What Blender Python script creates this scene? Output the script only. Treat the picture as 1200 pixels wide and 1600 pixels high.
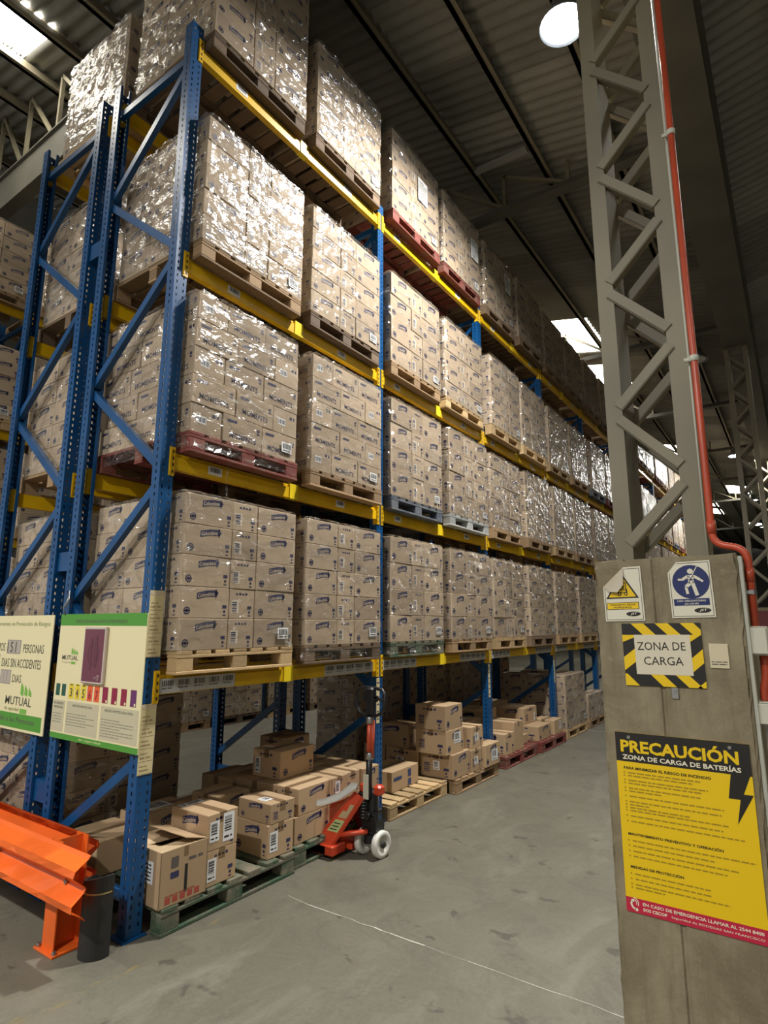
import bpy, math, random
from mathutils import Vector, Matrix, noise as mnoise
random.seed(7)
scene = bpy.context.scene
COL = scene.collection
for o in list(bpy.data.objects):
    bpy.data.objects.remove(o)

# ------------------------------------------------------------------ camera
YAW, PITCH, ROLL = math.radians(34.855), math.radians(10.743), math.radians(0.095)
cam_d = bpy.data.cameras.new('camera')
cam = bpy.data.objects.new('camera', cam_d); COL.objects.link(cam)
fd = Vector((-math.sin(YAW) * math.cos(PITCH), math.cos(YAW) * math.cos(PITCH), math.sin(PITCH)))
rt = Vector((math.cos(YAW), math.sin(YAW), 0)); up = rt.cross(fd)
r2 = rt * math.cos(ROLL) + up * math.sin(ROLL); u2 = up * math.cos(ROLL) - rt * math.sin(ROLL)
M = Matrix((r2, u2, -fd)).transposed().to_4x4()
M.translation = (3.2893, -2.2490, 1.7513)
cam.matrix_world = M
cam_d.sensor_fit = 'HORIZONTAL'; cam_d.sensor_width = 36.0
cam_d.lens = 923.0 / 1200.0 * 36.0
cam_d.clip_start = 0.05; cam_d.clip_end = 300
scene.camera = cam

# ------------------------------------------------------------------ world (uniform ambient fill, added; the open side it enters is unseen) and exposure
world = bpy.data.worlds.new('ambient_fill'); scene.world = world
world.use_nodes = True
bg = world.node_tree.nodes['Background']
bg.inputs[0].default_value = (1.0, 0.97, 0.91, 1)
bg.inputs[1].default_value = 0.44
LAMP_W = 440.0
SKYLIGHT_E = 14.0
scene.view_settings.view_transform = 'Standard'
scene.view_settings.look = 'None'
scene.view_settings.gamma = 1.0
scene.view_settings.use_curve_mapping = False
scene.view_settings.exposure = 0.24
scene.cycles.max_bounces = 8
scene.cycles.diffuse_bounces = 3
scene.cycles.glossy_bounces = 3
scene.cycles.transmission_bounces = 4
scene.cycles.transparent_max_bounces = 12
scene.cycles.sample_clamp_indirect = 6.0
scene.cycles.caustics_reflective = False
scene.cycles.caustics_refractive = False

# high bay lamps hanging over the aisles: (x, y, lit)
LAMPS = [(1.96, 2.76, True), (1.96, 11.99, False), (1.96, 21.36, True), (1.96, 30.6, True), (1.96, -6.5, True),
         (-3.8, -6.5, True), (-3.8, 2.76, False), (-3.8, 11.99, True), (7.7, -6.5, False), (7.7, 2.76, False)]
LAMP_Z = 7.60

# ================================================================== helpers
class MB:
    """collects faces; build() returns one mesh"""
    def __init__(s): s.v = []; s.f = []; s.m = []
    def add(s, vs, fs, mat=0):
        n = len(s.v); s.v.extend([tuple(p) for p in vs])
        for f in fs: s.f.append([n + i for i in f]); s.m.append(mat)
    def poly(s, pts, mat=0): s.add(pts, [list(range(len(pts)))], mat)
    def box(s, x0, x1, y0, y1, z0, z1, mat=0):
        x0, x1 = min(x0, x1), max(x0, x1); y0, y1 = min(y0, y1), max(y0, y1); z0, z1 = min(z0, z1), max(z0, z1)
        s.add([(x0,y0,z0),(x1,y0,z0),(x1,y1,z0),(x0,y1,z0),(x0,y0,z1),(x1,y0,z1),(x1,y1,z1),(x0,y1,z1)],
              [(3,2,1,0),(4,5,6,7),(0,1,5,4),(1,2,6,5),(2,3,7,6),(3,0,4,7)], mat)
    def bbox(s, x0, x1, y0, y1, z0, z1, b=0.004, mat=0):
        """box with chamfered vertical and top edges"""
        ring = lambda i, z: [(x0+i+b,y0+i,z),(x1-i-b,y0+i,z),(x1-i,y0+i+b,z),(x1-i,y1-i-b,z),(x1-i-b,y1-i,z),(x0+i+b,y1-i,z),(x0+i,y1-i-b,z),(x0+i,y0+i+b,z)]
        vs = ring(b, z0) + ring(0, z0 + b) + ring(0, z1 - b) + ring(b, z1)
        fs = [list(range(7, -1, -1)), list(range(24, 32))]
        for k in range(3):
            for i in range(8):
                j = (i + 1) % 8; fs.append([k*8+i, k*8+j, k*8+8+j, k*8+8+i])
        s.add(vs, fs, mat)
    def prism(s, pts, d, mat=0):
        n = len(pts); d = Vector(d); a = [Vector(p) for p in pts]
        vs = a + [p + d for p in a]
        fs = [list(range(n - 1, -1, -1)), list(range(n, 2 * n))]
        for i in range(n):
            j = (i + 1) % n; fs.append([i, j, n + j, n + i])
        s.add(vs, fs, mat)
    def bar(s, a, b, w, h, upv=(0, 0, 1), mat=0):
        """rectangular bar from a to b, w across, h along upv"""
        a, b = Vector(a), Vector(b); d = (b - a).normalized(); upv = Vector(upv)
        x = d.cross(upv).normalized(); y = x.cross(d).normalized()
        x *= w / 2; y *= h / 2
        vs = [a-x-y, a+x-y, a+x+y, a-x+y, b-x-y, b+x-y, b+x+y, b-x+y]
        s.add(vs, [(3,2,1,0),(4,5,6,7),(0,1,5,4),(1,2,6,5),(2,3,7,6),(3,0,4,7)], mat)
    def tube(s, path, r, n=10, mat=0, cap=True):
        P = [Vector(p) for p in path]; rings = []
        rr = r if isinstance(r, (list, tuple)) else [r] * len(P)
        ref = None
        for i, p in enumerate(P):
            d = (P[min(i+1, len(P)-1)] - P[max(i-1, 0)]).normalized()
            if ref is None:
                ref = d.cross(Vector((0,0,1)) if abs(d.z) < .9 else Vector((1,0,0))).normalized()
            x = (ref - d * ref.dot(d)).normalized(); y = d.cross(x); ref = x
            rings.append([p + (x*math.cos(2*math.pi*k/n) + y*math.sin(2*math.pi*k/n)) * rr[i] for k in range(n)])
        vs = [q for g in rings for q in g]; fs = []
        for i in range(len(P)-1):
            for k in range(n):
                j = (k+1) % n; fs.append([i*n+k, i*n+j, (i+1)*n+j, (i+1)*n+k])
        if cap: fs.append(list(range(n-1,-1,-1))); fs.append([(len(P)-1)*n+k for k in range(n)])
        s.add(vs, fs, mat)
    def lathe(s, prof, c, axis, n=20, mat=0):
        axis = Vector(axis).normalized(); c = Vector(c)
        x = axis.cross(Vector((0,0,1)) if abs(axis.z) < .9 else Vector((1,0,0))).normalized(); y = axis.cross(x)
        vs = []; fs = []
        for r, h in prof:
            for k in range(n):
                t = 2*math.pi*k/n; vs.append(c + axis*h + (x*math.cos(t) + y*math.sin(t))*r)
        for i in range(len(prof)-1):
            for k in range(n):
                j = (k+1) % n; fs.append([i*n+k, i*n+j, (i+1)*n+j, (i+1)*n+k])
        s.add(vs, fs, mat)
    def build(s, name, mats, smooth=False):
        me = bpy.data.meshes.new(name); me.from_pydata(s.v, [], s.f)
        if not isinstance(mats, (list, tuple)): mats = [mats]
        for m in mats: me.materials.append(m)
        me.polygons.foreach_set('material_index', s.m)
        if smooth: me.polygons.foreach_set('use_smooth', [True] * len(s.f))
        me.update(); return me

def link(name, data=None, parent=None, loc=(0,0,0), rot=(0,0,0), scale=None):
    o = bpy.data.objects.new(name, data); COL.objects.link(o)
    o.location = loc; o.rotation_euler = rot
    if scale: o.scale = scale
    if parent: o.parent = parent
    return o
def tag(o, label, cat=None, group=None, kind=None):
    o['label'] = label
    if cat: o['category'] = cat
    if group: o['group'] = group
    if kind: o['kind'] = kind
    return o
def thing(name, label, cat, loc=(0,0,0), rot=(0,0,0), group=None):
    return tag(link(name, None, None, loc, rot), label, cat, group)

# ---- lettering: font outlines turned into flat meshes
_TX = {}
def glyphs(txt, bold=0.0):
    k = (txt, bold)
    if k not in _TX:
        cu = bpy.data.curves.new('lettering', 'FONT'); cu.body = txt; cu.resolution_u = 2
        cu.offset = bold; cu.fill_mode = 'FRONT'
        ob = bpy.data.objects.new('lettering', cu)
        me = bpy.data.meshes.new_from_object(ob)
        vs = [(v.co.x, v.co.y) for v in me.vertices]; fs = [list(p.vertices) for p in me.polygons]
        bpy.data.objects.remove(ob); bpy.data.curves.remove(cu); bpy.data.meshes.remove(me)
        x0 = min(v[0] for v in vs); x1 = max(v[0] for v in vs); y0 = min(v[1] for v in vs); y1 = max(v[1] for v in vs)
        _TX[k] = ([((x-x0)/(x1-x0), (y-y0)/(y1-y0)) for x, y in vs], fs, (x1-x0)/(y1-y0))
    return _TX[k]
class Face:
    """drawing surface for flat print: origin, right, up, normal"""
    def __init__(s, mb, o, u, v):
        s.mb = mb; s.o = Vector(o); s.u = Vector(u).normalized(); s.v = Vector(v).normalized(); s.n = s.u.cross(s.v)
    def P(s, x, y, w): return s.o + s.u*x + s.v*y + s.n*w
    def poly(s, pts, mat, w=.0008): s.mb.poly([s.P(x, y, w) for x, y in pts], mat)
    def rect(s, x0, y0, x1, y1, mat, w=.0008): s.poly([(x0,y0),(x1,y0),(x1,y1),(x0,y1)], mat, w)
    def disc(s, x, y, r, mat, w=.0008, n=16, ry=None):
        ry = ry or r; s.poly([(x+r*math.cos(2*math.pi*k/n), y+ry*math.sin(2*math.pi*k/n)) for k in range(n)], mat, w)
    def ring(s, x, y, r0, r1, mat, w=.0008, n=18, a0=0, a1=2*math.pi):
        for k in range(n):
            a = a0+(a1-a0)*k/n; b = a0+(a1-a0)*(k+1)/n
            s.poly([(x+r0*math.cos(a), y+r0*math.sin(a)), (x+r1*math.cos(a), y+r1*math.sin(a)),
                    (x+r1*math.cos(b), y+r1*math.sin(b)), (x+r0*math.cos(b), y+r0*math.sin(b))], mat, w)
    def line(s, x0, y0, x1, y1, t, mat, w=.0008):
        d = Vector((x1-x0, y1-y0)); q = Vector((-d.y, d.x)).normalized()*t/2
        s.poly([(x0+q.x,y0+q.y),(x0-q.x,y0-q.y),(x1-q.x,y1-q.y),(x1+q.x,y1+q.y)], mat, w)
    def text(s, txt, x, y, h, mat, wd=None, w=.0012, bold=0.0, align='l', skew=0.0, arc=0.0):
        g, fs, asp = glyphs(txt, bold); wd = wd or asp*h
        if align == 'c': x -= wd/2
        elif align == 'r': x -= wd
        s.mb.add([s.P(x+a*wd+b*h*skew, y+b*h+a*wd*arc, w) for a, b in g], fs, mat)
    def words(s, x, y, length, h, mat, w=.001, seed=0):
        r = random.Random(seed); p = 0
        while p < length:
            l = min(r.uniform(2.2, 6.5)*h, length-p); s.rect(x+p, y, x+p+l, y+h, mat, w); p += l+h*.9
    def barcode(s, x0, y0, x1, y1, mat, w=.001, seed=0, n=14, vert=False):
        r = random.Random(seed); p = 0.0
        while p < 1:
            l = r.uniform(.3, 1.2)/n
            if vert: s.rect(x0, y0+(y1-y0)*p, x1, y0+(y1-y0)*min(1, p+l), mat, w)
            else: s.rect(x0+(x1-x0)*p, y0, x0+(x1-x0)*min(1, p+l), y1, mat, w)
            p += l + r.uniform(.3, .9)/n

# ================================================================== materials
class NT:
    def __init__(s, name):
        s.mat = bpy.data.materials.new(name); s.mat.use_nodes = True
        s.t = s.mat.node_tree; s.b = s.t.nodes['Principled BSDF']; s.out = s.t.nodes['Material Output']
    def n(s, typ, **kw):
        nd = s.t.nodes.new(typ)
        for k, v in kw.items():
            if k in nd.inputs.keys(): nd.inputs[k].default_value = v
            else: setattr(nd, k, v)
        return nd
    def l(s, a, b): s.t.links.new(a, b)
    def noise(s, scale, detail=4, rough=.6, co=None, dist=0.0):
        nd = s.n('ShaderNodeTexNoise', Scale=scale, Detail=detail, Roughness=rough, Distortion=dist)
        if co is not None: s.l(co, nd.inputs['Vector'])
        return nd.outputs['Fac']
    def coord(s, kind='Object', scale=(1,1,1), rnd=False):
        c = s.n('ShaderNodeTexCoord').outputs[kind]
        if rnd:
            oi = s.n('ShaderNodeObjectInfo'); mu = s.n('ShaderNodeMath', operation='MULTIPLY'); mu.inputs[1].default_value = 37.0
            s.l(oi.outputs['Random'], mu.inputs[0])
            ad = s.n('ShaderNodeVectorMath', operation='ADD'); s.l(c, ad.inputs[0]); s.l(mu.outputs[0], ad.inputs[1]); c = ad.outputs[0]
        mp = s.n('ShaderNodeMapping'); mp.inputs['Scale'].default_value = scale; s.l(c, mp.inputs[0]); return mp.outputs[0]
    def ramp(s, fac, stops):
        r = s.n('ShaderNodeValToRGB'); e = r.color_ramp.elements
        while len(e) < len(stops): e.new(.5)
        for i, (p, c) in enumerate(stops): e[i].position = p; e[i].color = (*c, 1) if len(c) == 3 else c
        s.l(fac, r.inputs[0]); return r.outputs[0]
    def mix(s, fac, a, b, mode='MIX'):
        m = s.n('ShaderNodeMix', data_type='RGBA', blend_type=mode)
        for sock, v in ((m.inputs[0], fac), (m.inputs[6], a), (m.inputs[7], b)):
            if hasattr(v, 'links'): s.l(v, sock)
            elif isinstance(v, (int, float)): sock.default_value = v
            else: sock.default_value = (*v, 1)
        return m.outputs[2]
    def bump(s, h, strength=.3, dist=.01):
        b = s.n('ShaderNodeBump', Strength=strength, Distance=dist); s.l(h, b.inputs['Height']); s.l(b.outputs[0], s.b.inputs['Normal'])
    def base(s, c): s.l(c, s.b.inputs['Base Color'])
    def rnd(s): return s.n('ShaderNodeObjectInfo').outputs['Random']

def flat(name, c, rough=.6, metal=0.0, spec=.5):
    m = NT(name); m.b.inputs['Base Color'].default_value = (*c, 1); m.b.inputs['Roughness'].default_value = rough
    m.b.inputs['Metallic'].default_value = metal; m.b.inputs['Specular IOR Level'].default_value = spec
    return m.mat
def paint(name, c, rough=.4, wear=.25, dark=(.05,.045,.04), scale=9.0):
    """painted metal with slight tone shifts and worn specks"""
    m = NT(name); co = m.coord('Object', rnd=True)
    f = m.noise(scale*.3, 3, .5, co); c2 = tuple(x*.72 for x in c)
    col = m.mix(m.ramp(f, [(.35,(0,0,0)),(.7,(1,1,1))]), c, c2)
    sp = m.ramp(m.noise(scale*4, 6, .7, co), [(.66,(0,0,0)),(.72,(1,1,1))])
    mu = m.n('ShaderNodeMath', operation='MULTIPLY'); mu.inputs[1].default_value = wear; m.l(sp, mu.inputs[0])
    m.base(m.mix(mu.outputs[0], col, dark)); m.b.inputs['Roughness'].default_value = rough
    m.bump(m.noise(scale*5, 3, .5, co), .05, .004); return m.mat
def wood(name, c1, c2, paintc=None):
    m = NT(name); co = m.coord('Object', (2, 9, 9), True)
    f = m.noise(4, 5, .65, co, .6); col = m.mix(f, c1, c2)
    hs = m.n('ShaderNodeHueSaturation'); m.l(col, hs.inputs['Color'])
    mr = m.n('ShaderNodeMapRange'); mr.inputs[3].default_value = .62; mr.inputs[4].default_value = 1.2; m.l(m.rnd(), mr.inputs[0]); m.l(mr.outputs[0], hs.inputs['Value'])
    col = hs.outputs[0]
    if paintc:
        g = m.ramp(m.noise(5, 6, .7, m.coord('Object', (1,1,1), True)), [(.42,(1,1,1)),(.62,(0,0,0))]); col = m.mix(g, col, paintc)
    m.base(col); m.b.inputs['Roughness'].default_value = .85; m.bump(f, .35, .006); return m.mat
def cardboard(name, c, spread=.22):
    m = NT(name); co = m.coord('Object', (1,1,1), True)
    f = m.noise(3.5, 4, .6, co); col = m.mix(f, tuple(x*.9 for x in c), tuple(min(1, x*1.08) for x in c))
    hs = m.n('ShaderNodeHueSaturation'); m.l(col, hs.inputs['Color'])
    mr = m.n('ShaderNodeMapRange'); mr.inputs[3].default_value = 1-spread; mr.inputs[4].default_value = 1+spread*.6
    m.l(m.rnd(), mr.inputs[0]); m.l(mr.outputs[0], hs.inputs['Value'])
    m.base(hs.outputs[0]); m.b.inputs['Roughness'].default_value = .78; m.b.inputs['Specular IOR Level'].default_value = .3
    m.bump(m.noise(14, 3, .5, co), .12, .004); return m.mat

M_CARD = cardboard('cardboard', (.43, .335, .235))
M_CARD2 = cardboard('cardboard_loose', (.44, .305, .175), .18)
M_CARDIN = flat('cardboard_inside', (.52,.38,.22), .8)
M_INK = flat('navy_ink', (.028,.03,.085), .6)
M_INKF = flat('grey_ink', (.10,.085,.075), .7)
M_REDINK = flat('red_ink', (.35,.06,.04), .7)
M_CREAM = flat('cream_print', (.56,.45,.31), .7)
M_WHITE = flat('white_label', (.72,.72,.70), .55)
M_BLACK = flat('black_ink', (.012,.012,.012), .5)
M_TAPE = flat('brown_tape', (.20,.125,.065), .3)
M_BLUE = paint('blue_rack_paint', (.005,.070,.205), .34, .2, (.10,.13,.17))
M_YEL = paint('yellow_rack_paint', (.78,.47,.006), .38, .35, (.10,.08,.05))
M_YELB = paint('bright_yellow_plate', (.92,.68,.02), .35, .08)
M_ORANGE = paint('orange_guard_paint', (.86,.145,.02), .28, .5, (.13,.04,.02), 7)
M_RED = paint('red_truck_paint', (.60,.062,.022), .32, .3)
M_STEEL = flat('bare_steel', (.38,.38,.37), .35, .9)
M_RUBBER = flat('black_rubber', (.018,.017,.016), .5)
M_PLBLK = flat('black_plastic', (.012,.012,.013), .35)
M_WHEEL = flat('nylon_wheel', (.66,.65,.58), .45)
M_OLIVE = paint('olive_structure_paint', (.235,.205,.135), .55, .1, (.1,.085,.06), 4)
M_DARKST = paint('dark_structure_paint', (.12,.115,.09), .6, .1, (.05,.05,.04), 4)
M_PIPE = paint('red_pipe_paint', (.52,.075,.030), .35, .08)
M_CONDUIT = flat('pale_conduit', (.55,.55,.46), .5)
M_BOXPL = flat('ivory_plastic', (.56,.55,.44), .45)
M_MAROON = flat('maroon_cabinet', (.11,.014,.012), .5)
M_WOOD = wood('pallet_wood', (.37,.245,.125), (.25,.155,.08))
M_WOODL = wood('fresh_pallet_wood', (.56,.395,.20), (.40,.265,.125))
M_WOODD = wood('old_pallet_wood', (.19,.125,.072), (.12,.078,.046))
M_WOODG = wood('green_pallet_wood', (.23,.19,.13), (.13,.12,.085), (.035,.075,.038))
M_WOODR = wood('red_pallet_wood', (.24,.11,.075), (.16,.07,.05), (.17,.030,.022))
M_WOODB = wood('blue_pallet_wood', (.2,.2,.2), (.12,.13,.14), (.07,.085,.11))
M_WOODP = wood('pale_grey_pallet_wood', (.48,.48,.45), (.33,.34,.33))
def concrete(name, c1, c2, stain, scale=1.0, rough=.8, bs=.35):
    m = NT(name); co = m.coord('Object')
    f = m.noise(1.3*scale, 6, .65, co, .4); g = m.noise(9*scale, 6, .7, co); h = m.noise(60*scale, 3, .6, co)
    col = m.mix(m.ramp(f, [(.3,(0,0,0)),(.72,(1,1,1))]), c1, c2)
    st = m.ramp(g, [(.56,(0,0,0)),(.74,(1,1,1))]); col = m.mix(st, col, stain)
    col = m.mix(.35, col, m.mix(h, tuple(x*.7 for x in c1), tuple(x*1.25 for x in c2)))
    m.base(col); m.b.inputs['Roughness'].default_value = rough
    m.bump(m.mix(.5, g, h), bs, .006); return m.mat
def floor_mat():
    m = NT('concrete_floor'); co = m.coord('Object')
    f = m.noise(.6, 7, .62, co, .6); g = m.noise(2.6, 8, .72, co, .8); h = m.noise(45, 3, .6, co)
    col = m.mix(m.ramp(f, [(.34,(0,0,0)),(.66,(1,1,1))]), (0.095,0.086,0.061), (0.150,0.139,0.103))
    col = m.mix(m.ramp(g, [(.47,(0,0,0)),(.66,(.85,.85,.85))]), col, (0.065,0.061,0.042))
    lt = m.ramp(m.noise(1.7, 7, .7, m.coord('Object', (1.6,.55,1)), 1.0), [(.52,(0,0,0)),(.72,(.8,.8,.8))])
    col = m.mix(lt, col, (0.185,0.172,0.130))
    sp = m.ramp(m.noise(4.2, 3, .55, m.coord('Object', (1.0, 1.25, 1)), .4), [(.645,(0,0,0)),(.685,(.75,.75,.75))])
    col = m.mix(sp, col, (0.027,0.024,0.019))
    sc = m.ramp(m.noise(5, 5, .75, m.coord('Object', (.35,6,1)), 0), [(.66,(0,0,0)),(.72,(.5,.5,.5))]); col = m.mix(sc, col, (0.262,0.248,0.191))
    col = m.mix(.28, col, m.mix(h, (0.051,0.046,0.032), (0.220,0.206,0.153)))
    m.base(col)
    rr = m.ramp(g, [(.3,(.42,.42,.42)),(.7,(.70,.70,.70))]); m.l(rr, m.b.inputs['Roughness'])
    m.bump(m.mix(.5, g, h), .18, .005); return m.mat
def worn_line_mat():
    m = NT('worn_yellow_paint'); m.b.inputs['Base Color'].default_value = (.42,.31,.07,1); m.b.inputs['Roughness'].default_value = .7
    a = m.ramp(m.noise(7, 7, .75, m.coord('Object', (1.5,.5,1))), [(.55,(0,0,0)),(.75,(.55,.55,.55))]); m.l(a, m.b.inputs['Alpha']); return m.mat
def roof_mat():
    m = NT('corrugated_roof_sheet'); co = m.coord('Object', (1,1,1), True)
    f = m.noise(2.2, 6, .65, co)
    col = m.mix(f, (.15,.15,.135), (.30,.292,.255))
    hs = m.n('ShaderNodeHueSaturation'); m.l(col, hs.inputs['Color'])
    mr = m.n('ShaderNodeMapRange'); mr.inputs[3].default_value = .7; mr.inputs[4].default_value = 1.35; m.l(m.rnd(), mr.inputs[0]); m.l(mr.outputs[0], hs.inputs['Value'])
    m.base(hs.outputs[0]); m.b.inputs['Roughness'].default_value = .72; return m.mat
def emit(name, c, e):
    m = NT(name); m.b.inputs['Base Color'].default_value = (.8,.8,.8,1)
    m.b.inputs['Emission Color'].default_value = (*c, 1); m.b.inputs['Emission Strength'].default_value = e; return m.mat
def film_mat():
    """clear stretch film: mostly see-through, crinkled gloss, whitish where layers overlap"""
    m = NT('clear_stretch_film'); t = m.t; t.nodes.remove(m.b)
    co = m.coord('Object', (1,1,1), True)
    def mp(sc, rot=(0,0,0)):
        q = m.n('ShaderNodeMapping'); q.inputs['Scale'].default_value = sc; q.inputs['Rotation'].default_value = rot; m.l(co, q.inputs[0]); return q.outputs[0]
    w1 = m.noise(7.0, 2.0, .5, mp((1.0, 1.0, 2.4), (.35, 0, 0)), 1.6)
    w2 = m.noise(15.0, 1.5, .5, mp((.6, .6, 1.9), (-.5, .2, 0)), 1.2)
    w3 = m.noise(2.2, 2.0, .5, co, .8)
    hgt = m.mix(.30, m.mix(.35, w1, w2), w3)
    b = m.n('ShaderNodeBump', Strength=.7, Distance=.03); m.l(hgt, b.inputs['Height'])
    gl = m.n('ShaderNodeBsdfGlossy', Roughness=.19); gl.inputs['Color'].default_value = (.97,.96,.93,1); m.l(b.outputs[0], gl.inputs['Normal'])
    df = m.n('ShaderNodeBsdfDiffuse'); df.inputs['Color'].default_value = (.80,.77,.68,1); m.l(b.outputs[0], df.inputs['Normal'])
    tr = m.n('ShaderNodeBsdfTransparent'); tr.inputs['Color'].default_value = (.985,.975,.955,1)
    streak = m.ramp(m.noise(2.6, 5, .62, mp((.5, .5, 3.4), (.22, 0, 0)), 1.0), [(.50,(0,0,0)),(.74,(1,1,1))])
    mr = m.n('ShaderNodeMapRange'); mr.inputs[3].default_value = .045; mr.inputs[4].default_value = .33; m.l(streak, mr.inputs[0])
    dm = m.n('ShaderNodeMapRange'); dm.inputs[3].default_value = .06; dm.inputs[4].default_value = .42; m.l(streak, dm.inputs[0])
    ms1 = m.n('ShaderNodeMixShader'); m.l(dm.outputs[0], ms1.inputs[0]); m.l(gl.outputs[0], ms1.inputs[1]); m.l(df.outputs[0], ms1.inputs[2])
    ms = m.n('ShaderNodeMixShader')
    lw = m.n('ShaderNodeLayerWeight', Blend=.35); pw = m.n('ShaderNodeMath', operation='POWER'); pw.inputs[1].default_value = 2.2; m.l(lw.outputs['Facing'], pw.inputs[0])
    sc = m.n('ShaderNodeMath', operation='MULTIPLY_ADD', use_clamp=True); sc.inputs[1].default_value = .55; m.l(pw.outputs[0], sc.inputs[0]); m.l(mr.outputs[0], sc.inputs[2])
    m.l(sc.outputs[0], ms.inputs[0]); m.l(tr.outputs[0], ms.inputs[1]); m.l(ms1.outputs[0], ms.inputs[2])
    m.l(ms.outputs[0], m.out.inputs['Surface']); return m.mat

M_FLOOR = floor_mat(); M_LINE = worn_line_mat(); M_ROOF = roof_mat(); M_FILM = film_mat()
def pillar_mat():
    m = NT('pillar_concrete'); co = m.coord('Object')
    f = m.noise(3.2, 7, .68, co, .6); v = m.noise(2.4, 6, .65, m.coord('Object', (4.5,4.5,.55)), .3); g = m.noise(16, 6, .75, co); h = m.noise(90, 3, .6, co)
    col = m.mix(m.ramp(f, [(.36,(0,0,0)),(.64,(1,1,1))]), (.165,.130,.072), (.305,.255,.160))
    col = m.mix(m.ramp(v, [(.46,(0,0,0)),(.68,(.75,.75,.75))]), col, (.135,.105,.058))
    col = m.mix(m.ramp(g, [(.60,(0,0,0)),(.72,(.8,.8,.8))]), col, (.36,.315,.22))
    col = m.mix(m.ramp(m.noise(22, 2, .5, co), [(.74,(0,0,0)),(.77,(1,1,1))]), col, (.05,.04,.025))
    col = m.mix(.25, col, m.mix(h, (.10,.08,.045), (.34,.29,.19)))
    m.base(col); m.b.inputs['Roughness'].default_value = .85; m.bump(m.mix(.5, g, f), .5, .008); return m.mat
M_CONC = pillar_mat()
M_WALL = concrete('far_wall_sheet', (.11,.105,.09), (.15,.145,.125), (.08,.075,.065), .4)
M_JOINT = flat('joint_filler', (.42,.40,.34), .8)
M_SKY = emit('daylit_skylight_sheet', (1.0, .96, .86), SKYLIGHT_E)
M_LENS = emit('lamp_lens', (.85,.93,1.0), 60.0)
M_LENSOFF = flat('lamp_lens_off', (.6,.6,.58), .3)
M_ALU = flat('lamp_housing', (.30,.31,.32), .4, .6)

# ================================================================== the shell
mb = MB(); mb.box(-24, 16, -9, 62, -.2, 0)
floor = tag(link('floor', mb.build('floor', M_FLOOR)), 'grey stained concrete warehouse floor', kind='structure')
mb = MB()
rg = random.Random(8); px = .33; py = .905
while px < 14:
    nx = px + rg.uniform(.05,.16); ny = .888 + rg.uniform(-.006,.006); wdt = rg.uniform(.001,.0055)*(1 if nx < 1.6 else .6)
    mb.poly([(px,py-wdt,.0012),(nx,ny-wdt,.0012),(nx,ny+wdt,.0012),(px,py+wdt,.0012)]); px, py = nx, ny
mb.box(-24, 16, 8.30, 8.312, -.001, .0012)
link('floor_joint', mb.build('floor_joint', M_JOINT), floor)
mb = MB()
for y in range(-7, 40, 2): mb.poly([(.19,y,.0016),(.28,y,.0016),(.28,y+2,.0016),(.19,y+2,.0016)])
link('painted_line', mb.build('painted_line', M_LINE), floor)
mb = MB(); mb.box(-24, 16, 62, 62.2, 0, 14)
tag(link('wall_back', mb.build('wall_back', M_WALL)), 'dim far end wall of the warehouse', kind='structure')
mb = MB(); mb.box(-24.2, -24, -9, 62, 0, 14)
tag(link('wall_left', mb.build('wall_left', M_WALL)), 'dim side wall beyond the far racks', kind='structure')

mb = MB(); mb.box(13.5, 13.7, -9, 62, 0, 14)  # unseen wall, added to block the ambient fill from this side
tag(link('wall_light_block', mb.build('wall_light_block', M_WALL)), 'unseen side wall added beyond the column row to block light', kind='structure')

# ---- roof: valley over the column row at x = 2.8, slopes rise to both sides
SL = .2; ANG = math.atan(SL); VX = 2.81; VZ = 8.10; PIT = .98
def roof_z(x): return VZ + SL * abs(VX - x) if x > -9 else VZ + SL*(VX+9) - SL*(-9-x)
ceiling = tag(link('ceiling', None), 'dark corrugated sheet roof on steel purlins', kind='structure')
def sheet_mesh(mat, name):
    mb = MB(); n = 24; L = PIT/math.cos(ANG) + .10; W = 1.03
    vs = []
    for e in (-L/2, L/2):
        for k in range(n+1):
            v = -W/2 + W*k/n; vs.append((e, v, .024*math.cos(2*math.pi*v/.1667)))
    mb.add(vs, [(k, k+1, n+2+k, n+1+k) for k in range(n)])
    return mb.build(name, mat, True)
SHEET = sheet_mesh(M_ROOF, 'roof_sheet'); SKYSHEET = sheet_mesh(M_SKY, 'skylight_sheet')
def skylit(side, i, y):
    if side < 0:
        if i == 3: return (10.4 < y < 12.7) or (13.4 < y < 16.0) or (23 < y < 25.5) or (26.4 < y < 28.6) or (36 < y < 38.2) or (39 < y < 41)
        if i == 7: return (-4 < y < .5) or (12 < y < 15) or (25 < y < 28)
        if i == 1: return (31 < y < 33) or (44 < y < 46)
    if side > 0:
        if i == 2: return (5 < y < 5.9) or (14 < y < 16) or (30 < y < 32)
        if i == 6: return (-4 < y < 1) or (10 < y < 13)
    return False
far = MB()
cnt = 0
for side, nstrip in ((-1, 12), (1, 12)):
    for i in range(nstrip):
        xc = VX + side*(i+.5)*PIT; zc = roof_z(xc) + .055
        off = [(.29, .82, .31, .79, .05, .6, .4, .62)[i % 8]][0]
        rot = (0, -side*ANG, 0)
        for j in range(-9, 61):
            y = j + off + .5
            sky = skylit(side, i, y)
            near = (side < 0 and i < 8 and 1 < y < 26) or (side > 0 and i < 5 and 2 < y < 18)
            o = (xc, y, zc + .006*((i+j) % 2))
            if sky: link('skylight_sheet', SKYSHEET, ceiling, o, rot)
            elif near:
                link('roof_sheet', SHEET, ceiling, o, rot); cnt += 1
            else:
                R = Matrix.Rotation(-side*ANG, 3, 'Y'); vs = []
                for v in SHEET.vertices: vs.append(R @ v.co + Vector(o))
                far.add(vs, [list(p.vertices) for p in SHEET.polygons])
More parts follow.
